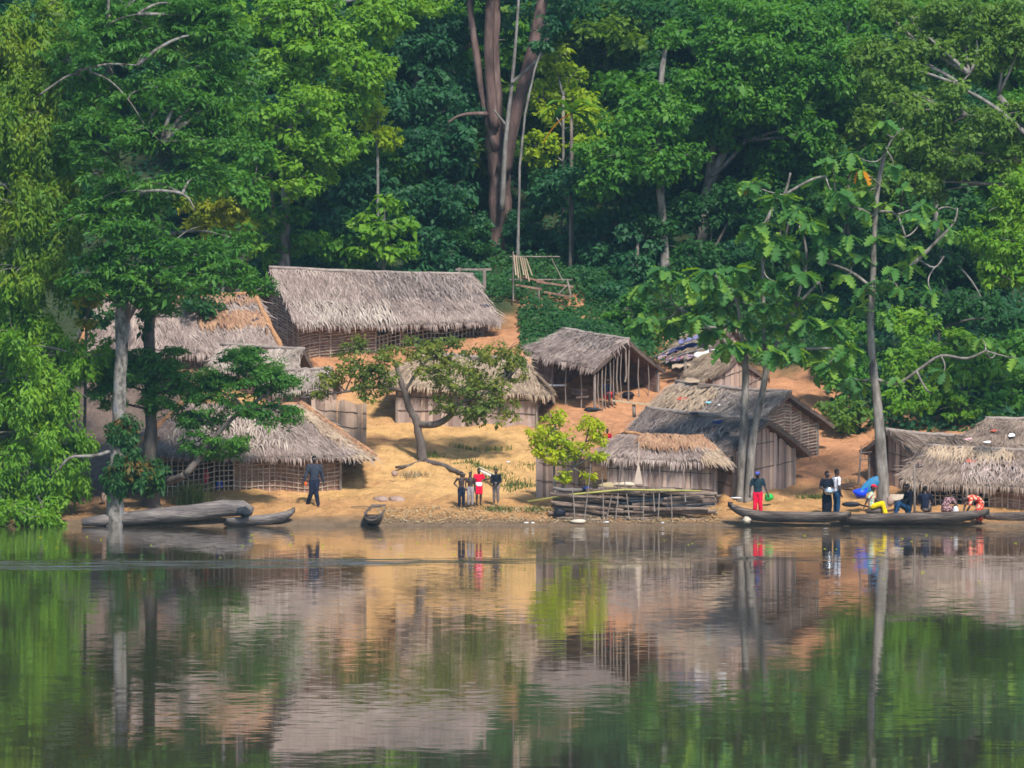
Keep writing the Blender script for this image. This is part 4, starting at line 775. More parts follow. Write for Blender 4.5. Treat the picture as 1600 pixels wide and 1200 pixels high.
# --- shrubs: individuals along the forest edge
SH = [('round bright shrub left of the long roof gable', [(385, 385, 25, 32, 24), (360, 405, 25, 28, 20), (410, 350, 25, 25, 22)], 'leaf_bright'),
      ('leafy shrub touching the left end of the long ridge', [(440, 340, 27, 38, 28), (470, 375, 27, 40, 26), (425, 395, 27, 28, 20)], 'leaf_mid'),
      ('shrub behind the middle of the long ridge', [(520, 395, 29, 36, 22), (545, 380, 29, 28, 18), (560, 412, 28.6, 26, 14)], 'leaf_mid'),
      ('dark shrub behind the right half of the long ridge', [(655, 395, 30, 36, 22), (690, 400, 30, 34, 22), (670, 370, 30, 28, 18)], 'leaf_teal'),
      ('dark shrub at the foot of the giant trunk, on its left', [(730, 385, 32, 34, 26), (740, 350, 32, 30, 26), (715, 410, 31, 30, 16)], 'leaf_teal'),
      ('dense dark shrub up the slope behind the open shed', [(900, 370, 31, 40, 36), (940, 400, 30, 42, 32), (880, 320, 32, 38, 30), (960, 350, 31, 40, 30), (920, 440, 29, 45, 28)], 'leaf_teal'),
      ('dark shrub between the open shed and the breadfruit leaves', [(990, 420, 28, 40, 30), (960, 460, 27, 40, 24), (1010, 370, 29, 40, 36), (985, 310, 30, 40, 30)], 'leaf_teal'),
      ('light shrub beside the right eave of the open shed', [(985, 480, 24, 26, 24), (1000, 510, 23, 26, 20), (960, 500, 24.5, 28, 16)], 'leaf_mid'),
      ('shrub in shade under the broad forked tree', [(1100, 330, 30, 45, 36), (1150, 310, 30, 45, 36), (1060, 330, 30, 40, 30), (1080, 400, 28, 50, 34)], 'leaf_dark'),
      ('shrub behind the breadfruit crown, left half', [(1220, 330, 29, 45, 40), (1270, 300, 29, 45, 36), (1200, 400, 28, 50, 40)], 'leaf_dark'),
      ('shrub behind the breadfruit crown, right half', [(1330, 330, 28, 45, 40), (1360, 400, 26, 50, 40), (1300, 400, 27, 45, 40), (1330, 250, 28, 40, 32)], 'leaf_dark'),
      ('bright bush just left of the tall right breadfruit trunk', [(1320, 520, 18, 42, 34), (1300, 580, 16, 40, 34), (1340, 600, 15.5, 38, 30)], 'leaf_mid'),
      ('pale low bush above the orange bank, left of the right trunk', [(1320, 655, 13.2, 36, 22), (1345, 640, 13.5, 30, 22), (1300, 640, 13.6, 26, 20)], 'leaf_olive'),
      ('bright bush just right of the tall right breadfruit trunk', [(1420, 510, 17, 45, 34), (1450, 550, 16, 45, 32), (1410, 580, 15, 40, 34), (1430, 625, 14, 45, 30)], 'leaf_bright'),
      ('bright bush above the dark right-hand hut', [(1490, 540, 17, 45, 30), (1520, 580, 16, 45, 34), (1480, 600, 15, 40, 32), (1500, 640, 14, 45, 26)], 'leaf_bright'),
      ('shaded bush at the right edge above the rumpled roof', [(1560, 560, 17, 45, 36), (1590, 600, 16, 40, 36), (1570, 640, 15, 40, 26), (1610, 540, 17, 40, 50)], 'leaf_mid'),
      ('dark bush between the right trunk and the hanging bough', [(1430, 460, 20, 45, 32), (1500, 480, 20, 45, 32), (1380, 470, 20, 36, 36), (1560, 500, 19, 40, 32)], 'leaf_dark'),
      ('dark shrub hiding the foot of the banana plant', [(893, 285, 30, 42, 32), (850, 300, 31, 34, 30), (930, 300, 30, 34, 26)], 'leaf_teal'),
      ('shrub half hidden by the left feathery boughs', [(320, 470, 18, 40, 26), (150, 480, 10, 40, 40), (120, 430, 9, 40, 50)], 'leaf_dark'),
      ('shrub beside the upper left palm', [(380, 300, 22, 45, 36), (330, 290, 20, 45, 36), (400, 250, 23, 40, 36)], 'leaf_mid')]
for i, (lab, cl, lf) in enumerate(SH):
    cx = sum(c[0] for c in cl) / len(cl); cy = max(c[1] + c[4] for c in cl); Y = cl[0][2]
    tree('shrub', lab, [(cx, cy + 8, Y, 2.5), (cx, cy - 15, Y, 2)], cl, lf, 'bark_dark', L=.20, dens=40, seed=200 + i, cat='shrub', group='shrubs along the forest edge')

# --- the rest of the wood: trees one behind the other up the slope
PROTO = []
for k in range(6):
    rng = np.random.default_rng(900 + k); V = []
    for i in range(13):
        d = unit(rng.normal(0, 1, 3)); c = np.array([d[0] * 2.2, d[1] * 2.0, d[2] * 1.9]) * rng.uniform(.5, 1)
        r = rng.uniform(.9, 1.4); V.append(clump_leaves(rng, c, (r, r, r * .75), int(4 * math.pi * r * r * 34), .23, 'broad'))
    PROTO.append(quads_mesh('crown', np.concatenate(V), M['leaf_dark']))
rr = random.Random(77); kbg = 0
for row, (Y, pys) in enumerate([(33, (300, 200)), (38, (330, 210, 90)), (44, (200, 90)), (48, (20,)), (52, (60,)), (61, (0,))]):
    for py in pys:
        px = -120 + rr.uniform(0, 60)
        while px < 1720:
            if not (row == 0 and (560 < px < 1010 or px < 330)) and not (row == 1 and 800 < px < 960 and py > 80 and py < 260) :
                c = W(px + rr.uniform(-25, 25), py + rr.uniform(-35, 35), Y + rr.uniform(-2, 2)); gz = tz(c.x, c.y)
                c.z = max(c.z, gz + 2.0 + rr.uniform(0, .8))
                if c.z < 40:
                    tone = rr.choice(['leaf_dark', 'leaf_teal', 'leaf_teal', 'leaf_mid', 'leaf_olive', 'leaf_mid'])
                    third = ['far left part', 'left part', 'left-centre part', 'centre', 'right-centre part', 'right part', 'far right part'][min(6, max(0, int((px + 100) / 250)))]
                    lab = '%s forest tree in the %s of the wood, %s' % (dict(leaf_dark='dark green', leaf_teal='bluish green', leaf_mid='mid-green', leaf_olive='olive green')[tone], third, ['nearest row', 'second row', 'third row', 'fourth row', 'fifth row', 'topmost row'][row] + (', lower' if py > 250 else ', upper' if py < 120 else ''))
                    root = thing('forest_tree', lab, 'tree', (c.x, c.y, gz), 0, 'trees deep in the hillside wood')
                    m = MB(); m.tube([(c.x, c.y, gz - .4), (c.x + rr.uniform(-.3, .3), c.y, (gz + c.z) / 2), (c.x, c.y, c.z + 1)], [.17, .13, .06], 7)
                    for q in range(4): m.tube(curve_pts((c.x, c.y, c.z - .6), (c.x + rr.uniform(-2, 2), c.y + rr.uniform(-1.5, 1.5), c.z + rr.uniform(-.2, 1.6)), Vector((0, 0, .2)), 4), [.07, .05, .04, .03, .015], 5)
                    part(m, 'trunk', M['bark_grey' if rr.random() < .4 else 'bark_dark'], root)
                    s = rr.uniform(.85, 1.25); o = link('crown', PROTO[kbg % 6], root, loc=(0, 0, c.z - gz), rot=(0, 0, rr.uniform(0, 6.28)), scale=(s, s, s * rr.uniform(.8, 1.05)))
                    o.material_slots[0].link = 'OBJECT'; o.material_slots[0].material = M[tone]
                    kbg += 1
            px += rr.uniform(105, 150)

rr = random.Random(99)
for Y, n in ((29.5, 15), (33, 17), (37, 17), (42, 16)):
    for i in range(n):
        x = -18 + 38 * (i + rr.uniform(.1, .9)) / n; y = Y + rr.uniform(-1.5, 1.5)
        if abs(x - 1) < 3.2 and Y < 33 or (Y < 32 and x < 0): continue
        root = thing('understory_shrub', 'low dark shrub on the forest floor between the trunks', 'shrub', (x, y, tz(x, y)), 0, 'shrubs of the forest floor'); s = rr.uniform(.36, .62)
        m = MB(); m.tube([(x, y, tz(x, y) - .2), (x, y, tz(x, y) + s)], [.04, .02], 5); part(m, 'stem', M['bark_dark'], root)
        o = link('crown', PROTO[i % 6], root, loc=(0, 0, s * 1.6), rot=(0, 0, rr.uniform(0, 6.28)), scale=(s * 1.15, s, s))
        o.material_slots[0].link = 'OBJECT'; o.material_slots[0].material = M[rr.choice(['leaf_dark', 'leaf_teal', 'leaf_mid', 'leaf_teal'])]

# --- ground cover on the slope behind the shed and litter under the forest edge
def ground_cover(name, label, polys, n, L, mat, seed, hgt=.35):
    rng = np.random.default_rng(seed); P = []
    for (x0, x1, y0, y1, k) in polys:
        x = rng.uniform(x0, x1, int(n * k)); y = rng.uniform(y0, y1, int(n * k)); P.append(np.stack([x, y, terrain(x, y) + rng.random(len(x)) ** 1.5 * hgt * (0.6 + .6 * np.sin(x * 1.7) * np.sin(y * 1.3))], 1))
    P = np.concatenate(P); N = len(P)
    nn = unit(rng.normal(0, .5, (N, 3)) + np.array([0, -.5, .8])); dd = rng.normal(0, 1, (N, 3)); l = L * rng.uniform(.6, 1.3, N)
    o = link(name, quads_mesh(name, leaf_quads(rng, P, nn, dd, l, l * .6), M[mat]), kind='stuff'); tag(o, label, 'ground cover')
ground_cover('ground_cover', 'low green creepers covering the slope right of the long house', [(0.3, 5.2, 21.8, 26.3, .8), (2.8, 5.2, 26.3, 31, .5), (-2.2, 3.2, 26.8, 32, .5), (4.5, 12.5, 20.5, 31, 1.1)], 14000, .15, 'leaf_dark', 5, .6)
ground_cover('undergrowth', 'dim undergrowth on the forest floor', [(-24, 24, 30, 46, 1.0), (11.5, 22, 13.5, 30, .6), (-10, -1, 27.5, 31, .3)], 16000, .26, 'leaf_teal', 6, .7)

# --- the spreading tree on the sand
tree('spreading_tree', 'small spreading tree rooted in the eroded sand bank in the centre', [(663, 726, 9, 10), (658, 695, 9, 7), (650, 655, 9, 6), (640, 640, 9, 5.5), (633, 615, 9, 5), (625, 590, 9, 4), (617, 565, 9, 2.5)],
     [(560, 575, 8.8, 31, 31), (520, 590, 8.8, 29, 23), (600, 585, 8.6, 29, 34), (580, 610, 8.6, 31, 20), (500, 612, 8.8, 19, 14), (650, 545, 9, 29, 26), (700, 545, 9, 35, 29), (680, 580, 8.6, 35, 31), (740, 565, 8.8, 38, 34), (790, 555, 8.8, 29, 31), (800, 585, 8.6, 22, 20), (720, 610, 8.5, 38, 29), (770, 615, 8.5, 35, 31), (740, 640, 8.4, 36, 23), (790, 645, 8.4, 21, 23), (690, 635, 8.5, 22, 17), (555, 545, 9, 22, 20), (610, 555, 9, 21, 20), (820, 560, 8.9, 14, 17)],
     'leaf_fig', 'bark_dark', L=.13, dens=30, seed=130, depth=.9, twig=1.4,
     extra=[[(650, 662, 9, 6), (680, 663, 8.8, 5.5), (703, 650, 8.7, 4.5), (715, 630, 8.6, 3)], [(628, 610, 9, 3), (590, 605, 8.8, 2.5), (540, 612, 8.7, 2), (470, 622, 8.7, 1)], [(633, 612, 9, 2.5), (660, 570, 8.9, 2), (700, 548, 8.8, 1.2)], [(715, 632, 8.6, 3), (745, 620, 8.5, 2), (785, 600, 8.5, 1.3)],
            [(664, 722, 8.6, 6), (690, 727, 8.0, 4.5), (705, 733, 7.4, 4), (725, 742, 6.6, 3)], [(658, 722, 8.7, 5), (640, 728, 8.2, 3), (618, 730, 8, 2)]])
# --- the yellow-green sapling in front of the fence
tree('lime_sapling', 'lime-yellow leafed sapling beside the waterside plank fence', [(868, 800, 2.2, 2.6), (866, 720, 2.2, 2), (868, 650, 2.2, 1.4)],
     [(868, 655, 2.2, 20, 16), (855, 680, 2.1, 28, 18), (845, 705, 2.1, 18, 14), (880, 690, 2.1, 24, 18), (920, 665, 2.2, 24, 20), (930, 685, 2.2, 18, 16), (870, 715, 2.0, 26, 14), (905, 705, 2.0, 22, 14), (935, 712, 2.1, 12, 8), (880, 745, 2.0, 12, 10), (920, 745, 2.0, 14, 6), (840, 690, 2.2, 14, 10)],
     'leaf_lime', 'bark_grey', L=.13, dens=44, seed=131, extra=[[(868, 780, 2.2, 2), (895, 730, 2.2, 1.6), (915, 690, 2.2, 1.2), (922, 655, 2.2, .8)]], twig=1.6)

# --- breadfruit trees: big lobed leaves in rosettes at the twig ends, each leaf a piece of its own
def bread_leaf(k):
    """a lobed leaf, folded along its midrib and curling down at the tip: (verts, faces)"""
    r = random.Random(k); n = 4; Lf = []; Rt = []; curl = r.uniform(.18, .42)
    zc = lambda y: .03 - curl * y * y
    for i in range(n):
        t = .20 + .62 * i / (n - 1); w = .27 * math.sin(math.pi * (t * .74 + .16)) * r.uniform(.9, 1.1)
        for S_, sg in ((Lf, -1), (Rt, 1)): S_ += [(sg * w * .60, t - .07, zc(t) + .05), (sg * w, t + .09, zc(t) + .09 - .05 * r.random())]
    tip = (0, 1.0, zc(1.0)); pts = [(0, 0, 0)] + Lf + [tip] + Rt[::-1]
    spine = [(0, .1 + .8 * i / 4, zc(.1 + .8 * i / 4)) for i in range(5)]
    V = pts + spine; Fc = []; ns = len(pts); m = len(Lf)
    def sp(y): return ns + min(4, max(0, int(round((y - .1) / .2))))
    for seq in (list(range(0, m + 2)), [0] + list(range(ns - 1, m, -1))):
        for a, b in zip(seq[:-1], seq[1:]):
            sa, sb = sp(pts[a][1]), sp(pts[b][1])
            Fc.append((a, b, sb) if a == 0 else (a, b, sa) if sa == sb else (a, b, sb, sa))
    return V, Fc
BRAW = [bread_leaf(i) for i in range(6)]
BLEAF = [new_mesh('leaf', V, Fc, M['leaf_bread']) for V, Fc in BRAW]
_oi = M['leaf_bread'].node_tree
N = _oi.nodes; mixn = [n for n in N if n.type == 'MIX'][0]; inf = N.new('ShaderNodeObjectInfo'); addn = N.new('ShaderNodeMath'); addn.operation = 'ADD'; frac = N.new('ShaderNodeMath'); frac.operation = 'FRACT'
geo = [n for n in N if n.type == 'NEW_GEOMETRY'][0]
_oi.links.new(inf.outputs['Random'], addn.inputs[0]); _oi.links.new(geo.outputs['Random Per Island'], addn.inputs[1]); _oi.links.new(addn.outputs[0], frac.inputs[0]); _oi.links.new(frac.outputs[0], mixn.inputs[3]); mixn.inputs[0].default_value = 0.62
def breadfruit(label, trunks, ros, seed, limbs=(), size=.62, bark='bark_pale', more=9, orange=()):
    rr = random.Random(seed); base = W(*trunks[0][0][:3]); root = thing('breadfruit_tree', label, 'tree', (base.x, base.y, tz(base.x, base.y)))
    off = Vector(root.location); anchors = []; mass = MB()
    for tr in trunks:
        tp = px_path(tr); m = MB(); P = [p for p, r in tp]; P[0] = Vector((P[0].x, P[0].y, tz(P[0].x, P[0].y) - .3)); m.tube(P, [r for p, r in tp], 9, soft=True); part(m, 'trunk', M[bark], root, smooth=True); anchors += P[len(P) // 2:]
    for lb in limbs:
        tp = px_path(lb); m = MB(); m.tube([p for p, r in tp], [max(.012, r * .8) for p, r in tp], 7, soft=True); part(m, 'branch', M[bark], root, smooth=True); anchors += [p for p, r in tp]
    for (px, py, Y) in ros:
        c = W(px, py, Y); a = min(anchors, key=lambda p: (p - c).length)
        if (c - a).length > .15:
            m = MB(); dd = (c - a).length; m.tube(curve_pts(a, c, Vector((rr.uniform(-.16, .16), rr.uniform(-.1, .1), rr.uniform(-.22, .02))) * dd, 7), [.030, .028, .026, .024, .021, .019, .017, .015], 6); part(m, 'twig', M[bark], root, smooth=True)
        a0 = rr.uniform(0, 6.28)
        for i in range(7 + more):
            az = a0 + 2 * math.pi * i * .382 + rr.uniform(-.3, .3); topm = i % 8 == 7
            pitch = rr.uniform(.4, 1.1) if topm else rr.uniform(-1.1, .15); s = size * rr.uniform(.62, 1.15) * (.7 if topm else 1)
            cc = c + Vector((math.cos(az), math.sin(az), rr.uniform(-.5, .5))) * (.04 if i < 7 else rr.uniform(.05, .30))
            if i < 7:
                o = link('leaf', BLEAF[rr.randrange(6)], root, loc=cc - off, rot=(pitch, rr.uniform(-.5, .5), az - math.pi / 2), scale=(s * 1.15, s, s))
                if (px, py) in orange and i in (0, 1): o.material_slots[0].link = 'OBJECT'; o.material_slots[0].material = M['leaf_bread_old']
            else:
                mt = Matrix.Translation(cc) @ Matrix.Rotation(az - math.pi / 2, 4, 'Z') @ Matrix.Rotation(rr.uniform(-.5, .5), 4, 'Y') @ Matrix.Rotation(pitch, 4, 'X') @ Matrix.Diagonal((s * 1.15, s, s, 1)); V, Fc = BRAW[rr.randrange(6)]
                mass.add([mt @ Vector(v) for v in V], Fc)
    part(mass, 'inner_leaves', M['leaf_bread'], root, 'stuff')
    return root
R1 = [(1010, 445), (1040, 425), (1075, 440), (1030, 480), (1065, 475), (1005, 500), (1050, 510), (1095, 460), (1105, 425), (1085, 495), (1120, 445), (1130, 480), (1115, 515), (1150, 420), (1165, 455), (1155, 500), (1140, 540), (1175, 535), (1195, 480), (1210, 440), (1185, 410), (1220, 510), (1235, 470), (1205, 550), (1240, 545), (1250, 430), (1260, 500), (1285, 465), (1300, 510), (1270, 545), (1240, 390), (1210, 375), (1265, 350), (1180, 355), (1175, 285), (1215, 310), (1290, 280), (1245, 330), (1310, 300), (1290, 385), (1330, 545), (1295, 570)]
breadfruit('breadfruit tree on twin grey trunks right of centre', [[(1160, 775, 3.6, 11), (1160, 720, 3.6, 8), (1163, 650, 3.5, 6.2), (1165, 580, 3.4, 5.5), (1160, 530, 3.3, 4)], [(1168, 770, 3.4, 8), (1176, 690, 3.3, 6), (1192, 610, 3.2, 5), (1205, 555, 3.1, 4.5), (1235, 500, 3.0, 3)]],
           [(a, b, 2.6 + .9 * math.sin(a * .7 + b)) for a, b in R1], 301, orange=[(1175, 285)], size=.68, more=13, limbs=[[(1163, 560, 3.4, 5), (1110, 515, 3.2, 4), (1060, 480, 3, 3)], [(1160, 535, 3.3, 4), (1150, 470, 3, 3), (1120, 430, 2.8, 2)], [(1195, 600, 3.2, 4), (1192, 400, 3, 4), (1200, 340, 3, 4), (1225, 305, 3, 3), (1235, 270, 2.9, 2)], [(1225, 305, 3, 3), (1265, 282, 2.8, 2.5), (1290, 275, 2.8, 2)], [(1215, 535, 3.1, 4), (1245, 480, 3, 3), (1280, 440, 2.9, 2.5)], [(1205, 555, 3.1, 3), (1260, 545, 2.8, 3), (1320, 545, 2.6, 2)], [(1235, 500, 3, 3), (1260, 410, 3, 3), (1250, 350, 3, 2)]])
R2 = [(1345, 265), (1330, 240), (1370, 225), (1395, 260), (1300, 250), (1410, 295), (1350, 300), (1385, 320), (1420, 335), (1440, 320), (1465, 345), (1480, 360), (1400, 370), (1430, 385), (1370, 370), (1345, 400), (1395, 420), (1325, 370), (1440, 345), (1420, 415), (1375, 440), (1350, 450), (1455, 455), (1405, 450), (1320, 430), (1380, 490), (1340, 480), (1330, 590), (1345, 600), (1560, 545), (1535, 530), (1590, 560), (1400, 590), (1475, 580), (1350, 330), (1320, 310), (1380, 190), (1300, 320)]
breadfruit('tall breadfruit tree with bare crooked twigs, right of the first', [[(1381, 790, 3.6, 12), (1378, 730, 3.6, 9.5), (1372, 640, 3.6, 7.5), (1364, 570, 3.6, 6.5), (1360, 500, 3.6, 5.5), (1364, 440, 3.6, 5), (1366, 370, 3.6, 4), (1372, 290, 3.6, 4), (1385, 230, 3.6, 3)]],
           [(a, b, 3.0 + .9 * math.sin(a * .9 + b)) for a, b in R2], 302, size=.62, more=1, orange=[(1345, 265)], limbs=[[(1362, 450, 3.6, 5), (1395, 435, 3.5, 4), (1435, 405, 3.4, 3.5), (1470, 370, 3.3, 3), (1492, 345, 3.2, 2), (1496, 325, 3.2, 1.5)], [(1368, 340, 3.6, 3), (1340, 325, 3.5, 3), (1305, 318, 3.4, 2), (1300, 330, 3.4, 1.5)], [(1372, 330, 3.6, 3), (1400, 335, 3.5, 2.5), (1415, 370, 3.4, 2)], [(1385, 235, 3.6, 2.5), (1395, 215, 3.5, 2), (1412, 200, 3.5, 1.5)],
           [(1364, 590, 3.6, 4), (1400, 600, 3.4, 3), (1435, 578, 3.2, 3), (1470, 556, 3, 3), (1510, 560, 2.8, 2.5), (1540, 548, 2.6, 2)], [(1432, 580, 3.2, 2.5), (1445, 605, 3.1, 2), (1455, 615, 3, 1.5)], [(1435, 405, 3.4, 2), (1460, 418, 3.3, 2), (1475, 400, 3.3, 1.5)], [(1362, 450, 3.6, 4), (1330, 425, 3.4, 3), (1290, 410, 3.3, 2), (1270, 405, 3.3, 2)]])

# ------------------------------------------------------------------ canoes
def canoe(name, label, A, B, width, depth, riseA, riseB, mat, n=26, blunt=.45, cat='canoe', minw=.10):
    A = W(*A); B = W(*B); ax = (B - A); Ln = ax.length; d = Vector((ax.x, ax.y, 0)).normalized(); side = Vector((-d.y, d.x, 0)); V = []; Fc = []; m = 9
    root = ((A + B) / 2); root.z -= depth
    for layer in (0, 1):
        for i in range(n + 1):
            s = i / n; c = A.lerp(B, s) - Vector((0, 0, 0)); e = abs(2 * s - 1); up = (riseA if s < .5 else riseB) * e ** 3.5
            w = width / 2 * max(minw, (1 - e ** 4) ** blunt); dp = depth * (1 - .55 * e ** 5)
            if layer: w = max(.02, w - .035); 
            ss = min(max(s, .04), .96) if layer else s
            c = A.lerp(B, ss)
            for j in range(m):
                a = math.pi * j / (m - 1); x = -math.cos(a) * w; zz = -math.sin(a) ** .8 * (dp - (.05 if layer else 0))
                if layer and j in (0, m - 1): zz = -.004
                V.append(c + side * x + Vector((0, 0, up + zz)) - root)
    k = (n + 1) * m
    for i in range(n):
        for j in range(m - 1):
            a = i * m + j; Fc.append((a, a + 1, a + m + 1, a + m)); b = k + a; Fc.append((b, b + m, b + m + 1, b + 1))
        for j in (0, m - 1):
            a = i * m + j; b = k + a; Fc.append((a, a + m, b + m, b) if j == 0 else (a, b, b + m, a + m))
    for i in (0, n):
        for j in range(m - 1): a = i * m + j; b = k + a; Fc.append((a, b, b + 1, a + 1) if i == 0 else (a, a + 1, b + 1, b))
    Fc += [tuple(k + j for j in range(m)), tuple(k + n * m + j for j in range(m))[::-1]]
    o = link(name, new_mesh(name, V, Fc, M[mat], True), loc=root); tag(o, label, cat)
    return o
canoe('dugout_canoe', 'long dugout canoe the man in red trousers stands in', (1137, 798, -.2, )[:3], (1330, 801, -.5), .60, .36, .30, .04, 'canoe')
canoe('dugout_canoe', 'long dugout canoe in front of the person in yellow trousers', (1300, 804, .0), (1546, 799, -.1), .58, .36, .02, .08, 'canoe')
canoe('dugout_canoe', 'dugout canoe running out of the right edge', (1535, 802, .9), (1680, 797, .5), .58, .40, .02, .06, 'canoe')
canoe('dugout_canoe', 'small pale dugout canoe beside the overturned hull', (352, 810, -.1), (461, 800, .3), .55, .34, .02, .16, 'canoe_pale')
canoe('dugout_canoe', 'dugout canoe pointing at the viewer, bow on the sand', (580, 804, -.9), (592, 791, 3.0), .62, .44, .0, .08, 'canoe', blunt=.3, minw=.78)
m = MB(); P = px_path([(128, 816, -.5, 6), (160, 813, -.4, 9), (230, 807, -.2, 11.5), (310, 800, .0, 13), (350, 794, .1, 13.5), (380, 794, .2, 12), (394, 799, .3, 7)])
base = P[2][0].copy(); m.tube([p - base for p, r in P], [r for p, r in P], 14)
o = m.build('overturned_hull', M['canoe_pale'], None, smooth=True); o.location = base; tag(o, 'big overturned dugout hull lying in the shallows by the trunk', 'canoe')
m = MB(); m.tube([W(370, 799, -.35) - base, W(382, 800, -.35) - base, W(390, 802, -.3) - base], [.10, .19, .10], 10); m.build('broken_end', M['char'], o)

# ------------------------------------------------------------------ woodpile
rr = random.Random(12); LG = 'logs stacked in the woodpile'
k = 0
for row in range(15):
    z = .06 + row * .073
    for col in range(4):
        if (row > 11 and col == 0) or (row > 12 and col == 3): continue
        x0 = 1.50 + col * 1.22 + rr.uniform(-.3, .3); Ln = min(rr.uniform(1.5, 2.4), 6.7 - x0 + rr.uniform(-.3, .3)); tilt = (-.15 if col == 0 else -.05 if col == 1 else rr.uniform(-.09, .09)) * (.4 + .8 * rr.random())
        Y = .72 + rr.uniform(-.22, .35); r = rr.uniform(.046, .074); black = (row in (7, 8, 9, 10) and col > 0 and rr.random() < .55)
        g = .12; A = Vector((x0, Y, z + g - tilt * Ln * .5)); B = Vector((x0 + Ln, Y + rr.uniform(-.2, .2), z + g + tilt * Ln * .5)); c = (A + B) / 2
        mb = MB(); mid = A.lerp(B, .5) + Vector((0, 0, rr.uniform(-.03, .03))); mb.tube([A - c, A.lerp(mid, .5) - c, mid - c, mid.lerp(B, .5) - c, B - c], [r, r * 1.05, r * rr.uniform(.9, 1.1), r * .95, r * .85], 8)
        o = mb.build('log', M['char' if black else 'log'], None); o.location = c
        tag(o, 'charred black log lying among the grey ones in the woodpile' if black else 'grey-brown log laid lengthwise in the waterside woodpile', 'log', 'charred logs in the woodpile' if black else LG); k += 1
for i, (px, top, bot, dx) in enumerate([(920, 725, 812, -8), (967, 724, 814, -6), (975, 730, 800, 8), (1005, 720, 812, 0), (1030, 722, 812, -2), (941, 740, 812, 2), (1067, 722, 775, 4), (1017, 726, 790, 6), (955, 760, 815, -10), (895, 760, 812, 3), (1048, 760, 812, 2)]):
    A = W(px + dx, bot, .38); B = W(px - dx * .4, top, .48); mb = MB(); mb.tube([(0, 0, -.2), (B - A) * .5 + Vector((.02, 0, 0)), B - A], [.022, .019, .014], 6); o = mb.build('stake', M['post'], None); o.location = A
    tag(o, 'thin upright stake holding the woodpile, %s' % ['leftmost tall one', 'left of the paddle, leaning', 'short one leaning right', 'tallest, at mid pile', 'right of the middle one', 'second from the left', 'rightmost, whitish', 'thin one near the paddle', 'low crooked one leaning far left', 'low one at the left end', 'low one towards the right end'][i], 'stake', 'stakes of the woodpile')
def rod(name, label, cat, path, mat, n=7, smooth=True):
    P = px_path(path); b = P[0][0].copy(); mb = MB(); mb.tube([p - b for p, r in P], [r for p, r in P], n); o = mb.build(name, M[mat], None, smooth=smooth); o.location = b; return tag(o, label, cat)
rod('bamboo_pole', 'long yellow-green bamboo pole leaning across the woodpile', 'pole', [(824, 784, .9, 1.6), (900, 772, .5, 1.7), (975, 765, .35, 1.6), (1096, 767, .4, 1.2)], 'bamboo')
rod('log', 'long pale log sticking out right on top of the pile', 'log', [(985, 772, 1.1, 2.6), (1060, 774, 1.1, 2.8), (1127, 775, 1.1, 2.2)], 'log')
rod('log', 'thick bleached log with forked left end on top of the pile', 'log', [(864, 762, 1.2, 2.4), (880, 766, 1.2, 3.4), (925, 766, 1.2, 3.6)], 'canoe_pale')
m = MB(); b = W(998, 755, 1.3); m.tube([W(998, 690, 1.6) - b, W(998, 728, 1.4) - b], .018, 6); V = [W(998, 722, 1.42) - b, W(994, 738, 1.36) - b, W(991, 756, 1.3) - b, W(1004, 756, 1.3) - b, W(1001, 738, 1.36) - b]
m.add([v + Vector((0, -.012, 0)) for v in V] + [v + Vector((0, .012, 0)) for v in V], [(0, 1, 2, 3, 4), (9, 8, 7, 6, 5)] + [(i, 5 + i, 5 + (i + 1) % 5, (i + 1) % 5) for i in range(5)])
o = m.build('paddle', M['stick'], None); o.location = b; tag(o, 'pale wooden paddle standing upright behind the woodpile', 'paddle')
def lump(name, label, cat, px, py, Y, r, mat, seed, group=None, flat=1.0):
    rr = random.Random(seed); c = W(px, py, Y); mb = MB(); ph = [rr.uniform(0, 6) for _ in range(4)]
    mb.blob((0, 0, 0), r, 12, 8, lambda u: 1 + .13 * math.sin(u.x * 3.1 + ph[0]) + .10 * math.sin(u.y * 4 + ph[1]) + .10 * math.sin(u.z * 5 + u.x * 3 + ph[2]))
    o = mb.build(name, M[mat], None, smooth=True); o.location = c; return tag(o, label, cat, group)
lump('sack', 'pale sack lying on top of the woodpile, lower one', 'sack', 985, 766, 1.3, (.42, .2, .10), 'sack', 1)
lump('sack', 'crumpled light sack on top of the other one', 'sack', 975, 757, 1.35, (.38, .2, .09), 'sack', 2)
lump('sack', 'grey netting bundle left of the sacks on the woodpile', 'bundle', 948, 760, 1.4, (.34, .2, .12), 'straw', 3)
lump('rag', 'dark blue rag on the left of the woodpile', 'rag', 916, 764, 1.0, (.16, .12, .09), 'tarp_blue', 4)
lump('cooking_pot', 'round black pot at the left foot of the woodpile', 'pot', 875, 801, .6, (.20, .20, .17), 'plastic_black', 5)
lump('stone', 'flat pale stone at the waterline below the woodpile', 'stone', 903, 815, .2, (.26, .16, .09), 'stone_pale', 6)
lump('stone', 'round yellowish stone below the bow of the long canoe', 'stone', 1167, 813, -.9, (.15, .13, .11), 'stone_pale', 7)
lump('stone', 'reddish boulder behind the bow-on canoe, left one', 'stone', 595, 782, 3.8, (.38, .26, .14), 'stone', 8)
lump('stone', 'reddish boulder behind the bow-on canoe, right one', 'stone', 621, 783, 3.7, (.30, .24, .17), 'stone', 9)
lump('stone', 'small dark stone on the sand slope below the tree', 'stone', 617, 740, 6.2, (.11, .10, .10), 'stone', 10)
lump('stone', 'brown stone beside the slender dark trunk', 'stone', 163, 778, 2.4, (.12, .1, .16), 'stone', 11)
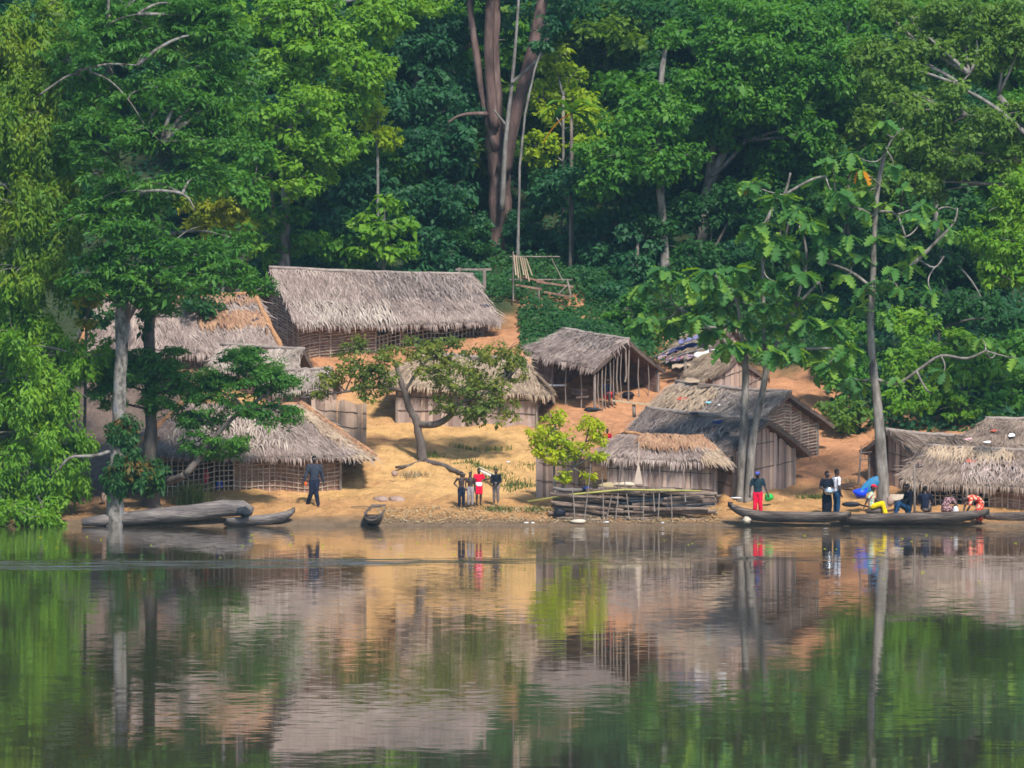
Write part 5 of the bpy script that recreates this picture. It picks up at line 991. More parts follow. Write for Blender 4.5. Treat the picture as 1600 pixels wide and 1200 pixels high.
for i, (px, py, w) in enumerate([(822, 817, .09), (832, 817, .08), (947, 816, .10), (1035, 817, .06), (1150, 778, .2), (1290, 816, .12)]):
    lump('plastic_litter', 'white scrap at the waterline, %s' % ['left of the woodpile, wider one', 'left of the woodpile, smaller one', 'under the middle of the woodpile', 'under the right end of the woodpile', 'behind the canoe bow', 'under the overlap of the two long canoes'][i], 'litter', px, py, .25 if py > 800 else 1.6, (w, .08, .03), 'plastic_white', 20 + i)
lump('plastic_litter', 'white shred on the sand right of the boys', 'litter', 795, 722, 8.6, (.12, .08, .03), 'plastic_white', 40)
lump('plastic_bag', 'green plastic bag against the tall plank hut', 'bag', 1202, 777, 2.0, (.16, .12, .12), 'plastic_green', 41)
def slat(name, label, cat, A, B, w, h, mat):
    A = W(*A); B = W(*B); c = (A + B) / 2; mb = MB(); mb.bar(A - c, B - c, w, h); o = mb.build(name, M[mat], None); o.location = c; return tag(o, label, cat)
slat('white_board', 'white painted board leaning on the sand behind the boys, front one', 'board', (748, 734, 6.4), (774, 747, 5.6), .10, .03, 'plastic_white')
slat('white_board', 'cream board just behind the white one near the boys', 'board', (749, 730, 6.6), (773, 742, 5.8), .08, .03, 'board')
slat('driftwood', 'thin stick lying on the sand by the bow-on canoe', 'stick', (548, 792, 2.4), (582, 792, 2.4), .03, .03, 'post_dark')
slat('loose_plank', 'plank lying at the far left water edge', 'plank', (47, 796, .6), (100, 792, .6), .16, .06, 'board')
slat('fallen_log', 'grey log on the slope right of the woman with the pot', 'log', (1312, 760, 6), (1335, 757, 6), .16, .16, 'log')
# ------------------------------------------------------------------ scraps on roofs
def scrap(label, k, s, t, w, h, mat, seed, name='plastic_scrap', cat='scrap', lift=.09):
    rr = random.Random(seed); f = lambda s, t: k['RL'].lerp(k['RR'], s).lerp(k['FL'].lerp(k['FR'], s), t)
    c = f(s, t); e1 = (f(min(1, s + .05), t) - f(s - .05, t)).normalized(); e2 = (f(s, t + .05) - f(s, t - .05)).normalized(); n = e1.cross(e2); n = n if n.z > 0 else -n
    c = c + n * lift; V = []; N = 8
    for q in (0, 1):
        for i in range(N):
            a = 2 * math.pi * i / N; r = rr.uniform(.7, 1.15) if not q else V[i][1]
            V.append((e1 * math.cos(a) * w * (r if not q else r) + e2 * math.sin(a) * h * r + n * (.02 * math.sin(2 * a + seed) + q * .012), r))
    vv = [v for v, _ in V]
    o = link(name, new_mesh(name, vv, [tuple(range(N))[::-1], tuple(range(N, 2 * N))] + [(i, (i + 1) % N, N + (i + 1) % N, N + i) for i in range(N)], M[mat]), loc=c); tag(o, label, cat)
K1 = dict(RL=W(427, 418, 22.1), RR=W(746, 429, 25.9), FL=W(469, 515, 20), FR=W(790, 512, 23.8)); K2 = dict(RL=W(150, 461, 18.7), RR=W(395, 460, 19.4), FL=W(119, 559, 16.2), FR=W(440, 548, 17))
scrap('dark plastic sheet near the right end of the long roof', K1, .95, .62, .26, .10, 'scrap_dark', 1)
scrap('dark rag on the orange-ridged roof, right end', K2, .93, .48, .16, .18, 'scrap_dark', 2)
scrap('blue tarpaulin piece on the dark roof of the tall plank hut', k10, .66, .22, .26, .13, 'tarp_blue', 3)
scrap('small dark hole-like rag on the left of the same dark roof', k10, .17, .33, .13, .08, 'scrap_dark', 4)
scrap('round black ring of rubber low on the dark roof', k10, .83, .50, .11, .09, 'plastic_black', 5)
scrap('cyan scrap beside the black ring on the dark roof', k10, .93, .46, .09, .07, 'scrap_cyan', 6)
scrap('red and yellow wrapper on the dark roof', k10, .70, .42, .10, .07, 'scrap_red', 7)
scrap('dark blue cloth at the ridge of the tall plank hut', k10, .42, .06, .26, .07, 'scrap_dark', 8)
scrap('pale cyan sheet on the roof behind the tall plank hut', k9, .47, .45, .16, .07, 'scrap_cyan', 9)
scrap('white sheet on the roof behind the tall plank hut', k9, .58, .5, .12, .05, 'scrap_white', 10)
scrap('reddish worn sheet on the roof left of the pale cyan one', k9, .22, .40, .45, .12, 'scrap_red', 11)
scrap('teal plastic sheet on the left end of the shaggy low roof', k14, .05, .62, .15, .12, 'scrap_dark', 12)
scrap('brown red can lid on the shaggy low roof', k14, .34, .42, .22, .11, 'scrap_red', 13)
scrap('pink scrap low on the shaggy roof', k14, .44, .62, .13, .06, 'scrap_pink', 14)
scrap('pale pink sheet on the rumpled rear roof', k13, .04, .80, .20, .08, 'scrap_pink', 15)
scrap('white sheet on the rumpled rear roof', k13, .20, .92, .18, .07, 'scrap_white', 16)
scrap('orange wrapper on the rumpled rear roof, upper one', k13, .20, .52, .13, .08, 'scrap_red', 17)
scrap('torn white paper on the rumpled rear roof', k13, .36, .70, .14, .14, 'scrap_white', 18)
scrap('curled bark sheet on the ridge behind the tall plank hut', k9, .17, .02, .40, .16, 'thatch_tan', 19, 'bark_sheet', 'bark sheet', .16)
scrap('second bark sheet lying below the first on that ridge', k9, .30, .10, .34, .13, 'underthatch', 20, 'bark_sheet', 'bark sheet', .14)
def K(s, t, k): return k['RL'].lerp(k['RR'], s).lerp(k['FL'].lerp(k['FR'], s), t)
# cloths hung out on the topmost right hut
for i, (a, b, mat, lab) in enumerate([((1028, 556), (1075, 536), 'cloth_stripe', 'striped cloth hanging at the far left of the cloth heap'), ((1045, 545), (1115, 528), 'tarp_blue', 'blue cloth on top of the cloth heap'), ((1040, 560), (1110, 548), 'cloth_stripe', 'striped purple and white cloth along the eave'), ((1050, 570), (1108, 560), 'thatch_tan', 'straw bundle under the striped cloths'), ((1060, 532), (1098, 520), 'cloth_lilac', 'faded violet cloth high on the cloth heap'), ((1085, 552), (1135, 540), 'scrap_white', 'whitish sheet at the right of the cloth heap'), ((1125, 562), (1160, 556), 'cloth_red', 'red cloth hanging over the pale plank gable')]):
    A = W(a[0], a[1], 19.4 - .1 * i); B = W(b[0], b[1], 19.8 - .1 * i); c = (A + B) / 2; d = (B - A); mb = MB(); V = []; n = 10
    for j in range(n + 1):
        p = A.lerp(B, j / n) - c; w = .10 + .03 * math.sin(j * 2.3 + i)
        V += [p + Vector((0, -.10, -w * 1.3 - .03 * math.sin(j * 3.1))), p + Vector((0, -.04, .03 * math.sin(j * 1.7))), p + Vector((0, .12, -w * .6))]
    V2 = [v + Vector((0, .01, -.02)) for v in V]; q = len(V); Fc = []
    for j in range(n):
        for h in (0, 1): x = j * 3 + h; Fc += [(x, x + 3, x + 4, x + 1), (q + x, q + x + 1, q + x + 4, q + x + 3)]
    mb.add(V + V2, Fc); o = mb.build('hung_cloth', M[mat], None, smooth=True); o.location = c; tag(o, lab, 'cloth')
rod('roof_pole', 'bleached crooked pole over the cloth heap, upper one', 'pole', [(1018, 560, 19, 1.2), (1060, 540, 19, 1.5), (1110, 527, 19.3, 1.2)], 'bark_pale')
rod('roof_pole', 'bleached crooked pole over the cloth heap, lower one', 'pole', [(1020, 572, 18.9, 1.2), (1070, 552, 18.9, 1.5), (1112, 541, 19, 1.2)], 'bark_pale')
rod('corner_post', 'thick post under the cloth heap', 'post', [(1070, 592, 19.2, 3.4), (1071, 555, 19.2, 3)], 'post')
# the timber frame and the building site above the long house
root = thing('timber_frame', 'bare timber goalpost frame behind the right end of the long roof', 'frame', G(740, 27))
for a, b, w in (((716, 470, 27, ), (718, 418, 27), .10), ((757, 450, 26.6), (757, 420, 26.6), .12), ((712, 421, 26.8), (768, 421, 26.6), .08)):
    mb = MB(); mb.bar(W(*a), W(*b), w, w); part(mb, 'beam', M['post'], root)
root = thing('building_frame', 'half-built pole frame with leaning split bamboo at the foot of the giant trunk', 'frame', G(830, 26.6))
for i, (a, b, r) in enumerate([((802, 470, 26.6), (802, 393, 26.6), 2), ((842, 472, 26.6), (842, 440, 26.6), 2.4), ((796, 401, 26.6), (875, 401, 26.6), 1.5), ((796, 437, 26.6), (895, 437, 26.6), 1.6), ((862, 404, 26.6), (880, 440, 26.3), 1.2), ((892, 462, 26.3), (886, 436, 26.4), 2.6), ((870, 462, 26.3), (884, 448, 26.3), 2)]):
    mb = MB(); P = px_path([a + (r * .7,), b + (r * .55,)]); mb.tube([p for p, q in P], [q for p, q in P], 6); part(mb, 'pole', M['post'], root)
for i in range(7):
    mb = MB(); mb.bar(W(803 + i * 3.2, 398 + i, 26.4), W(806 + i * 4.2, 430 + (i % 3) * 5, 26.2), .05, .02); part(mb, 'bamboo_slat', M['thatch_tan'], root)
for i, (a, b) in enumerate((((806, 445, 26.4), (846, 452, 26.3)), ((838, 440, 26.5), (896, 448, 26.4)), ((850, 456, 26.2), (893, 464, 26.1)), ((812, 432, 26.6), (850, 440, 26.5)))):
    mb = MB(); mb.bar(W(*a), W(*b), .09, .07); part(mb, 'timber', M['mud'], root)
# under the shed and around it
slat('log_bench', 'log bench in front of the dark shed opening', 'bench', (893, 612, 17), (918, 612, 17), .22, .22, 'log')
slat('white_pipe', 'white pipe lying across the shed entrance', 'pipe', (856, 602, 17), (885, 602, 16.8), .06, .06, 'plastic_white')
slat('loose_plank', 'low plank in front of the log bench', 'plank', (900, 621, 16.2), (920, 620, 16.2), .3, .08, 'log')
lump('cooking_pot', 'blackened pot on the ground at the right of the shed', 'pot', 981, 617, 17.4, (.2, .18, .12), 'plastic_black', 62)
lump('ash_heap', 'dark ash heap on the red earth below the shed', 'ash heap', 926, 640, 14.6, (.3, .25, .08), 'char', 63)
slat('gutter_board', 'pale board sticking out left of the ridge of the tall plank hut', 'board', (958, 626, 9.4), (1015, 632, 9.0), .18, .05, 'board')
rod('corner_post', 'pale post under the sticking-out board', 'post', [(991, 652, 9.2, 3), (990, 632, 9.2, 2.6)], 'post')
# among the seated people
m = MB(); b = W(1358, 772, 1.9)
for i in range(9):
    t = i / 8; w = .14 + .24 * math.sin(math.pi * (t * .8 + .1)); cx = -.26 + .62 * t; z = .04 + .55 * t - .1 * t * t
    m.v += [(cx, -.05, z - w * .5), (cx - .05, -.10, z), (cx - .06, .02, z + w * .55)]
for i in range(8):
    for h in (0, 1): x = i * 3 + h; m.f.append((x, x + 3, x + 4, x + 1))
m.v += [(x, y + .02, z - .01) for x, y, z in m.v]; m.f += [tuple(27 + i for i in f[::-1]) for f in list(m.f)]
o = m.build('tarpaulin', M['plastic_teal'], None, smooth=True); o.location = b; tag(o, 'blue folded tarpaulin leaning against the tall right trunk', 'tarpaulin')
m = MB(); n = 14; V = []
for z, r in ((0, .16), (.26, .26), (.26, .24), (.02, .14)):
    V += [(math.cos(2 * math.pi * i / n) * r, math.sin(2 * math.pi * i / n) * r, z) for i in range(n)]
m.add(V, [(a * n + i, a * n + (i + 1) % n, (a + 1) * n + (i + 1) % n, (a + 1) * n + i) for a in range(3) for i in range(n)] + [tuple(range(n))[::-1], tuple(range(3 * n, 4 * n))])
o = m.build('basin', M['plastic_blue'], None, smooth=True); o.location = W(1346, 777, 1.7); o.rotation_euler = (.15, -.2, 0); tag(o, 'bright blue plastic basin behind the person with the red cap', 'basin')
m = MB(); b = W(1330, 788, 1.0)
m.blob((0, 0, 0), (.32, .05, .09), 12, 7); m.tube([(.28, 0, -.01), (.62, .03, -.10), (.95, .05, -.16)], [.03, .025, .025], 7)
o = m.build('paddle', M['plastic_black'], None, smooth=True); o.location = b; tag(o, 'black paddle lying on the bank beside the red cap', 'paddle')
rod('mooring_post', 'upright yellowish pole between the seated people', 'post', [(1429, 812, .6, 2.0), (1429, 760, .65, 1.8), (1428, 725, .7, 1.6)], 'post')
root = thing('pole_rack', 'thin pole frame left of the dark right-hand hut', 'frame', G(1345, 6))
for a, b in (((1341, 758, 6.0, 1.6), (1346, 698, 6.4, 1.3)), ((1344, 718, 6.2, 1.0), (1360, 718, 6.4, 1.0)), ((1345, 708, 6.3, 1.0), (1362, 706, 6.5, 1.0))):
    mb = MB(); P = px_path([a, b]); mb.tube([p for p, r in P], [r for p, r in P], 6); part(mb, 'pole', M['post'], root)
lump('stool', 'low wooden block the person with the red cap sits on', 'stool', 1366, 799, .8, (.26, .2, .16), 'canoe', 70)
lump('clay_pot', 'brown clay pot behind the person with the red cap', 'pot', 1391, 783, 1.8, (.14, .13, .15), 'stone', 71)
slat('bench', 'tan bench board behind the seated person in black', 'bench', (1390, 777, 2.2), (1412, 777, 2.2), .2, .2, 'sack')
lump('white_bucket', 'white bundle between the two bending women', 'bundle', 1493, 797, .8, (.10, .1, .14), 'plastic_white', 72)
lump('red_cloth_heap', 'red cloth hanging inside the lattice of the waterside hut', 'cloth', 322, 745, 5.6, (.13, .06, .22), 'cap_red', 73)
lump('blue_cloth_heap', 'blue cloth hanging inside the lattice of the waterside hut', 'cloth', 343, 761, 5.6, (.12, .06, .24), 'plastic_blue', 74)

# ------------------------------------------------------------------ grass, litter
def blades(name, label, spots, mat, seed, h=(.15, .4), kind='stuff', cat='grass'):
    rng = np.random.default_rng(seed); V = []
    for (px, Y, rx, ry, n) in spots:
        g = G(px, Y)
        for i in range(n):
            x = g.x + rng.normal(0, rx); y = g.y + rng.normal(0, ry); z = tz(x, y) - .02; hh = rng.uniform(*h); a = rng.uniform(0, 6.28); d = np.array([math.cos(a), math.sin(a), 0]) * hh * rng.uniform(.2, .7); x_ = np.array([-math.sin(a), math.cos(a), 0]) * .012
            p = np.array([x, y, z]); b = p + d * .4 + np.array([0, 0, hh * .65]); c = p + d + np.array([0, 0, hh])
            V.append([p - x_, p + x_, b - x_, b + x_, c - x_ * .3, c + x_ * .3])
    o = link(name, strips_mesh(name, np.array(V), M[mat]), kind=kind); tag(o, label, cat)
blades('grass', 'grass strip running down the sand right of the boys', [(735, 8.2, .3, .2, 160), (755, 7.6, .3, .2, 200), (780, 6.6, .35, .2, 220), (805, 6.0, .35, .2, 220), (830, 8.0, .4, .15, 120), (815, 5.6, .3, .15, 120)], 'grass', 1, (.06, .16))
for i, (px, Y, n, lab) in enumerate([(675, 9.3, 130, 'grass tuft at the root of the spreading tree'), (777, 10.2, 90, 'lone grass tuft on the yellow sand'), (725, 10.6, 70, 'thin grass tuft left of the lone one'), (645, 7.0, 140, 'dry grass patch on the cut bank'), (1275, 5.0, 260, 'grass tuft beside the tall plank hut'), (520, 21.6, 320, 'grass strip in front of the long house wall'), (1245, 12, 100, 'grass at the corner of the woven gable'), (300, 3.0, 260, 'straggly dry plant in front of the lattice wall'), (780, 1.6, 200, 'weeds on the waterline rubbish bank'), (840, 1.4, 160, 'weeds below the bamboo pole tip'), (1335, 7.2, 90, 'yellowish grass left of the right trunk')]):
    blades('grass_tuft', lab, [(px, Y, .55 if i == 5 else .28, .12, n)], 'straw' if i in (3, 10) else 'grass', 30 + i, (.4, .9) if i == 7 else (.08, .22), kind='stuff')
def litter(name, label, x0, x1, y0, y1, n, mat, seed, s=(.03, .09)):
    rng = np.random.default_rng(seed); x = rng.uniform(x0, x1, n); y = rng.uniform(y0, y1, n); P = np.stack([x, y, terrain(x, y) + .045 + rng.uniform(0, .03, n)], 1)
    l = rng.uniform(*s, n); o = link(name, quads_mesh(name, leaf_quads(rng, P, unit(rng.normal(0, .35, (n, 3)) + np.array([0, -.2, 1])), rng.normal(0, 1, (n, 3)), l, l * .5), M[mat]), kind='stuff'); tag(o, label, 'litter')
litter('shore_debris', 'dry leaves and twigs washed up along the waterline', -4.5, 7, .12, 2.0, 3600, 'straw', 1, (.03, .12))
litter('leaf_litter', 'brown leaf litter scattered over the sand', -11, 12, .5, 20, 2600, 'leaf_rust', 2, (.025, .075))
litter('bank_litter', 'dead leaves on the dark soil under the left trees', -17, -9, .3, 7, 1200, 'straw', 3, (.04, .10))
rng = np.random.default_rng(5); n = 60; x = rng.uniform(-15, 15, n); y = np.where(rng.random(n) < .7, rng.normal(-22, 5, n), rng.uniform(-60, -8, n)); P = np.stack([x, y, np.full(n, .012)], 1); l = rng.uniform(.08, .16, n)
o = link('floating_leaf_scatter', quads_mesh('floating_leaf_scatter', leaf_quads(rng, P, unit(rng.normal(0, .12, (n, 3)) + np.array([0, 0, 1])), rng.normal(0, 1, (n, 3)), l, l * .6), M['leaf_lime']), kind='stuff'); tag(o, 'yellow leaves floating on the still water', 'leaves')

# ------------------------------------------------------------------ people
BASEJ = dict(pel=(0, 0, .52), wai=(0, 0, .60), che=(0, 0, .72), nek=(0, 0, .835), hed=(0, -.012, .925),
             shL=(-.105, 0, .80), elL=(-.135, .01, .63), wrL=(-.14, -.03, .485), shR=(.105, 0, .80), elR=(.135, .01, .63), wrR=(.14, -.03, .485),
             hiL=(-.05, 0, .51), knL=(-.055, -.012, .285), anL=(-.055, .012, .045), hiR=(.05, 0, .51), knR=(.055, -.012, .285), anR=(.055, .012, .045))
PENDING = []
def ring_tube(mb, pts, rx, ry, xax, n=12):
    pts = [Vector(p) for p in pts]; k = len(pts); V = []
    for i, p in enumerate(pts):
        d = (pts[min(i + 1, k - 1)] - pts[max(i - 1, 0)]).normalized(); x = (xax - d * xax.dot(d)).normalized(); y = d.cross(x)
        V += [p + x * math.cos(2 * math.pi * j / n) * rx[i] + y * math.sin(2 * math.pi * j / n) * ry[i] for j in range(n)]
    mb.add(V, [(i * n + j, i * n + (j + 1) % n, (i + 1) * n + (j + 1) % n, (i + 1) * n + j) for i in range(k - 1) for j in range(n)] + [tuple(range(n))[::-1], tuple(range((k - 1) * n, k * n))])
def limb(mb, a, b, ra, rb, n=9):
    a = Vector(a); b = Vector(b); mb.tube([a, a.lerp(b, .35), a.lerp(b, .7), b], [ra, ra * .7 + rb * .3 + .004, ra * .3 + rb * .7, rb], n)
    mb.blob(a, (ra, ra, ra), 8, 6); mb.blob(b, (rb, rb, rb), 8, 6)
def person(label, px, py, Y, h, face=0.0, J=None, shirt=None, sleeve='short', trousers=None, leg='long', hat=None, skirt=None, hair=True, group=None, ground=True, look=0.0, shirt2=None):
    j = {k: Vector(v) for k, v in BASEJ.items()}; j.update({k: Vector(v) for k, v in (J or {}).items()})
    p = W(px, py, Y); root = thing('person', label, 'person', p, face, group)
    xa = (j['shR'] - j['shL']).normalized(); V3 = Vector
    sc = lambda v: v * h
    def done(mb, name, mat, vox, extra=None):
        me = new_mesh(name, [tuple(Vector(v) * h) for v in mb.v], mb.f, M[mat], True); o = link(name, me, root)
        md = o.modifiers.new('fuse', 'REMESH'); md.mode = 'VOXEL'; md.voxel_size = vox * h; md.use_smooth_shade = True; PENDING.append((o, extra, h)); return o
    b = MB(); spine = [j['pel'] - (j['wai'] - j['pel']) * .5, j['pel'], j['wai'], j['che'], j['che'].lerp(j['nek'], .65), j['nek']]
    ring_tube(b, spine, [.055, .082, .070, .088, .080, .036], [.045, .058, .050, .060, .048, .034], xa)
    hd = j['hed']; fw = Vector((math.sin(look), -math.cos(look), 0)); up = (hd - j['nek']).normalized()
    limb(b, j['nek'] - up * .01, hd - up * .02, .034, .030)
    b.blob(hd, (.046, .054, .066), 14, 10); b.blob(hd + fw * .012 - up * .035, (.036, .042, .034), 10, 8)           # skull and jaw
    limb(b, hd + fw * .052 + up * .004, hd + fw * .062 - up * .018, .007, .010, 7)                                   # nose
    for s in (-1, 1): b.blob(hd + Vector((fw.y, -fw.x, 0)) * s * -.047, (.008, .014, .018), 8, 6)                     # ears
    for s in 'LR':
        limb(b, j['sh' + s], j['el' + s], .032, .024); limb(b, j['el' + s], j['wr' + s], .025, .016)
        limb(b, j['hi' + s], j['kn' + s], .052, .034); limb(b, j['kn' + s], j['an' + s], .037, .022)
        f = j['an' + s] + Vector((0, -.085, -.028)); limb(b, j['an' + s] + Vector((0, .012, -.022)), f, .022, .018)
    # hands: a palm and five bent fingers each
    hands = MB()
    for s in 'LR':
        w = j['wr' + s]; d = (w - j['el' + s]).normalized(); sd_ = d.cross(Vector((0, 1, .2))).normalized(); nn = d.cross(sd_)
        palm = w + d * .032; hands.blob(palm, (.022, .018, .030), 8, 6)
        for q, (o_, l) in enumerate(((-.018, .034), (-.006, .042), (.006, .040), (.017, .032))):
            a = palm + sd_ * o_ + d * .018; m_ = a + d * l * .55 + nn * .006; t = m_ + d * l * .35 + nn * .018; hands.tube([a, m_, t], [.0062, .0056, .0045], 6)
        a = palm + sd_ * -.020 - d * .008; hands.tube([a, a - sd_ * .018 + d * .014, a - sd_ * .020 + d * .032 + nn * .006], [.0075, .0065, .005], 6)
    body = done(b, 'body', 'skin', .0115, hands)
    for s in (-1, 1):
        e = MB(); e.blob((hd + fw * .050 + Vector((fw.y, -fw.x, 0)) * s * .019 + up * .006) * h, (.0075 * h, .006 * h, .0055 * h), 8, 6); e.build('eye', M['eye'], body)
    e = MB(); e.blob((hd + fw * .052 - up * .036) * h, (.015 * h, .008 * h, .005 * h), 8, 5); e.build('mouth', M['lip'], body)
    if hair:
        e = MB(); e.blob((hd + up * .014 - fw * .008) * h, (.049 * h, .055 * h, .060 * h), 14, 9, lambda u: 1.0 if u.z > -.1 or u.dot(fw) < -.2 else .72); e.build('hair', M['hair'], body, smooth=True)
    if hat:
        e = MB(); e.blob((hd + up * .026) * h, (.056 * h, .062 * h, .052 * h), 14, 8, lambda u: 1 if u.z > -.25 else .6); bc = hd + up * .020 + fw * .065
        e.blob(bc * h, (.038 * h, .034 * h, .008 * h), 10, 5); e.build('cap', M[hat], root, smooth=True)
    if shirt:
        b = MB(); sp = [j['pel'] - (j['wai'] - j['pel']) * .25, j['pel'], j['wai'], j['che'], j['che'].lerp(j['nek'], .65), j['che'].lerp(j['nek'], .93)]
        ring_tube(b, sp, [.094, .093, .085, .100, .092, .048], [.068, .068, .064, .072, .060, .044], xa)
        for s in 'LR':
            e = j['sh' + s].lerp(j['el' + s], .75 if sleeve == 'short' else 1); limb(b, j['sh' + s], e, .042, .034)
            if sleeve == 'long': limb(b, j['el' + s], j['el' + s].lerp(j['wr' + s], .92), .034, .025)
        done(b, 'shirt', shirt, .013)
        if shirt2:
            b = MB(); sp = [j['pel'] - (j['wai'] - j['pel']) * .28, j['pel'], j['wai'].lerp(j['che'], .1)]; ring_tube(b, sp, [.099, .098, .092], [.073, .073, .070], xa); done(b, 'shirt_hem', shirt2, .013)
    if trousers:
        b = MB(); ring_tube(b, [j['pel'] - (j['wai'] - j['pel']) * .7, j['pel'], j['pel'].lerp(j['wai'], .55)], [.082, .092, .080], [.062, .070, .060], xa)
        for s in 'LR':
            if leg == 'short': limb(b, j['hi' + s], j['hi' + s].lerp(j['kn' + s], .85), .060, .054)
            else: limb(b, j['hi' + s], j['kn' + s], .060, .046); limb(b, j['kn' + s], j['kn' + s].lerp(j['an' + s], .93), .046, .038)
        done(b, 'trousers', trousers, .013)
    if skirt:
        b = MB(); lo = (j['anL'] + j['anR']) / 2 + Vector((0, 0, .03)); mid = (j['knL'] + j['knR']) / 2; wk = abs((j['knL'] - j['knR']).dot(xa)) / 2 + .06
        ring_tube(b, [j['wai'], j['pel'], j['pel'].lerp(mid, .5), mid, lo], [.078, .098, max(.10, wk), max(.10, wk), .095], [.060, .078, .085, .085, .078], xa); done(b, 'skirt', skirt, .014)
    return root
# walking man
person('man in dark suit walking past the waterside hut', 491, 793, 2.6, 1.76, .15, dict(hiL=(-.045, .0, .51), knL=(-.055, -.02, .29), anL=(-.125, .08, .055), knR=(.03, -.06, .29), anR=(.07, -.06, .045), elL=(-.155, .0, .64), wrL=(-.205, -.02, .505), elR=(.15, .02, .63), wrR=(.175, .01, .485)), 'cloth_suit', 'long', 'cloth_navy')
lump('ball', 'orange ball in the hand of the walking man', 'ball', 477.5, 756, 2.5, (.055, .055, .06), 'cloth_orange', 80)
BG = 'boys standing on the shore'
person('shirtless boy in dark trousers with hand on hip, left of four', 721, 793, 1.9, 1.22, .1, dict(elL=(-.20, .03, .66), wrL=(-.10, -.02, .56), elR=(.17, .0, .70), wrR=(.20, -.03, .80)), trousers='cloth_navy', group=BG)
person('shirtless boy in grey trousers, second of four', 735, 791, 1.9, 1.17, 0, dict(elL=(-.14, 0, .64), wrL=(-.13, -.03, .52)), trousers='cloth_grey', group=BG)
person('boy in red and white shirt stretching his arm, third of four', 748, 789, 2.0, 1.25, .35, dict(elR=(.14, -.06, .68), wrR=(.26, -.12, .70)), 'cloth_red', 'short', 'cloth_red', 'short', group=BG, shirt2='cloth_white')
person('boy in black sleeves with clasped hands, right of four', 775, 786, 2.2, 1.16, -.1, dict(elL=(-.14, -.02, .64), wrL=(-.03, -.11, .53), elR=(.14, -.02, .64), wrR=(.03, -.11, .53)), 'cloth_black', 'long', 'cloth_khaki', group=BG, shirt2='cloth_khaki')
person('man in red trousers and blue cap standing in the canoe', 1184, 808, -.35, 1.55, -.1, dict(hed=(.0, -.07, .905), nek=(0, -.03, .835), che=(0, .0, .72), elL=(-.16, .0, .64), wrL=(-.165, -.02, .49), elR=(.16, .0, .64), wrR=(.215, -.03, .50), anL=(-.065, 0, .045), anR=(.065, 0, .045)), 'cloth_teal', 'short', 'cloth_red', hat='cap_blue')
person('woman in black holding a metal pot', 1292, 811, .8, 1.62, .5, dict(elL=(-.16, .0, .65), wrL=(-.07, -.13, .59), elR=(.16, .0, .65), wrR=(.07, -.13, .59)), 'cloth_black', 'short', skirt='cloth_black', look=.5)
lump('metal_pot', 'shiny round metal pot held by the woman in black', 'pot', 1296, 767.5, .52, (.17, .15, .13), 'metal_pot', 81)
person('person in white shirt and jeans beside the woman with the pot', 1307, 808, 1.3, 1.62, 2.0, None, 'cloth_white', 'short', 'cloth_denim')
SEAT = dict(pel=(0, .05, .20), wai=(0, .07, .28), che=(0, .06, .40), nek=(0, .04, .515), hed=(0, .02, .605), shL=(-.105, .05, .485), shR=(.105, .05, .485), hiL=(-.05, .03, .20), hiR=(.05, .03, .20), knL=(-.06, -.19, .27), knR=(.06, -.17, .28), anL=(-.06, -.22, .045), anR=(.06, -.26, .045))
person('person with red cap and yellow trousers sitting on the bank', 1366, 806, .75, 1.55, 1.5, dict(SEAT, elL=(-.16, .14, .36), wrL=(-.15, .20, .23), elR=(.15, -.02, .36), wrR=(.10, -.13, .30)), 'cloth_multi', 'short', 'cloth_yellow', hat='cap_red')
person('person in black sitting left of the mooring pole', 1416, 806, 1.3, 1.60, -1.3, dict(SEAT, elL=(-.15, .0, .33), wrL=(-.08, -.15, .30), elR=(.15, .0, .33), wrR=(.08, -.15, .30), pel=(0, .05, .15), hiL=(-.05, .03, .15), hiR=(.05, .03, .15)), 'cloth_black', 'long', 'cloth_denim')
person('person in dark shirt crouching right of the mooring pole', 1446, 808, 1.7, 1.55, 2.9, dict(SEAT, elL=(-.16, -.02, .33), wrL=(-.11, -.16, .28), elR=(.16, -.02, .33), wrR=(.11, -.16, .28)), 'cloth_navy', 'short', 'cloth_khaki')
BEND = dict(pel=(0, .08, .46), wai=(0, .03, .53), che=(0, -.12, .57), nek=(0, -.25, .55), hed=(0, -.33, .53), shL=(-.105, -.20, .54), shR=(.105, -.20, .54), elL=(-.12, -.24, .38), elR=(.12, -.24, .38), wrL=(-.06, -.30, .25), wrR=(.06, -.30, .25), hiL=(-.05, .08, .45), hiR=(.05, .08, .45), knL=(-.06, .02, .26), knR=(.06, .02, .26), anL=(-.06, .06, .045), anR=(.06, .06, .045))
CR = dict(pel=(0, .07, .20), wai=(0, .06, .29), che=(0, -.04, .39), nek=(0, -.13, .44), hed=(0, -.20, .47), shL=(-.105, -.09, .43), shR=(.105, -.09, .43), elL=(-.14, -.16, .30), elR=(.14, -.16, .30), wrL=(-.08, -.26, .22), wrR=(.08, -.26, .22), hiL=(-.05, .05, .20), hiR=(.05, .05, .20), knL=(-.08, -.16, .27), knR=(.08, -.16, .27), anL=(-.06, -.02, .045), anR=(.06, -.02, .045))
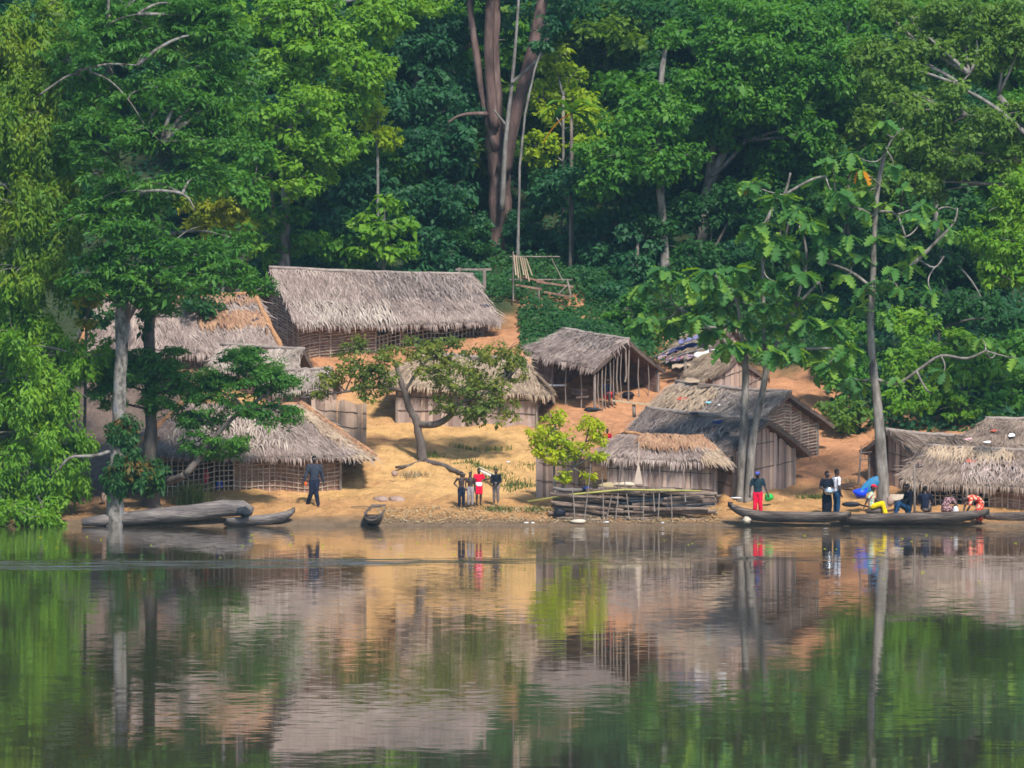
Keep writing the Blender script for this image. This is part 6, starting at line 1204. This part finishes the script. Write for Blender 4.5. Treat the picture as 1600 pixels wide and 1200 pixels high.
person('woman in brown patterned cloth crouching over her work', 1479, 811, 1.2, 1.55, 2.4, CR, 'cloth_pattern', 'short', skirt='cloth_pattern', hair=True)
person('woman in red floral dress bending at the canoe end', 1527, 819, .2, 1.55, -1.2, BEND, 'cloth_floral', 'short', skirt='cloth_floral')
person('person with red shorts sitting under the open shed', 950, 633, 16.6, 1.5, .4, dict(SEAT, elL=(-.16, -.02, .33), wrL=(-.11, -.16, .28), elR=(.16, -.02, .33), wrR=(.11, -.16, .28)), 'cloth_navy', 'short', 'cloth_red', 'short')
person('child in red shirt peeping over the low waterside roof', 949, 715, 7.6, 1.0, 0, None, 'cap_red', 'short', 'cloth_navy')
bpy.context.view_layer.update()
dg = bpy.context.evaluated_depsgraph_get()
for o, hands, h in PENDING:
    me = bpy.data.meshes.new_from_object(o.evaluated_get(dg), preserve_all_data_layers=False, depsgraph=dg)
    o.modifiers.clear()
    if hands:
        n = len(me.vertices); V = [tuple(v.co) for v in me.vertices] + [tuple(Vector(v) * h) for v in hands.v]; Fc = [tuple(p.vertices) for p in me.polygons] + [tuple(i + n for i in f) for f in hands.f]
        me = new_mesh('body', V, Fc, M['skin'], True)
    else: me.polygons.foreach_set('use_smooth', [True] * len(me.polygons))
    if not me.materials: me.materials.append(o.data.materials[0])
    o.data = me

# ------------------------------------------------------------------ the damp air between the lens and the wood
HAZE = 0.00018
if HAZE > 0:
    m = bpy.data.materials.new('damp_air'); m.use_nodes = True; N = m.node_tree.nodes; N.clear()
    pv = N.new('ShaderNodeVolumePrincipled'); pv.inputs['Color'].default_value = (0.45, 0.80, 1.0, 1); pv.inputs['Density'].default_value = HAZE; pv.inputs['Anisotropy'].default_value = 0.2
    mo = N.new('ShaderNodeOutputMaterial'); m.node_tree.links.new(pv.outputs[0], mo.inputs['Volume'])
    bm = bmesh.new(); bmesh.ops.create_cube(bm, size=1.0); bmesh.ops.scale(bm, vec=(540, 640, 110), verts=bm.verts); bmesh.ops.translate(bm, vec=(0, -110, 40), verts=bm.verts)
    me = bpy.data.meshes.new('haze'); bm.to_mesh(me); bm.free(); me.materials.append(m); link('haze', me, kind='stuff')
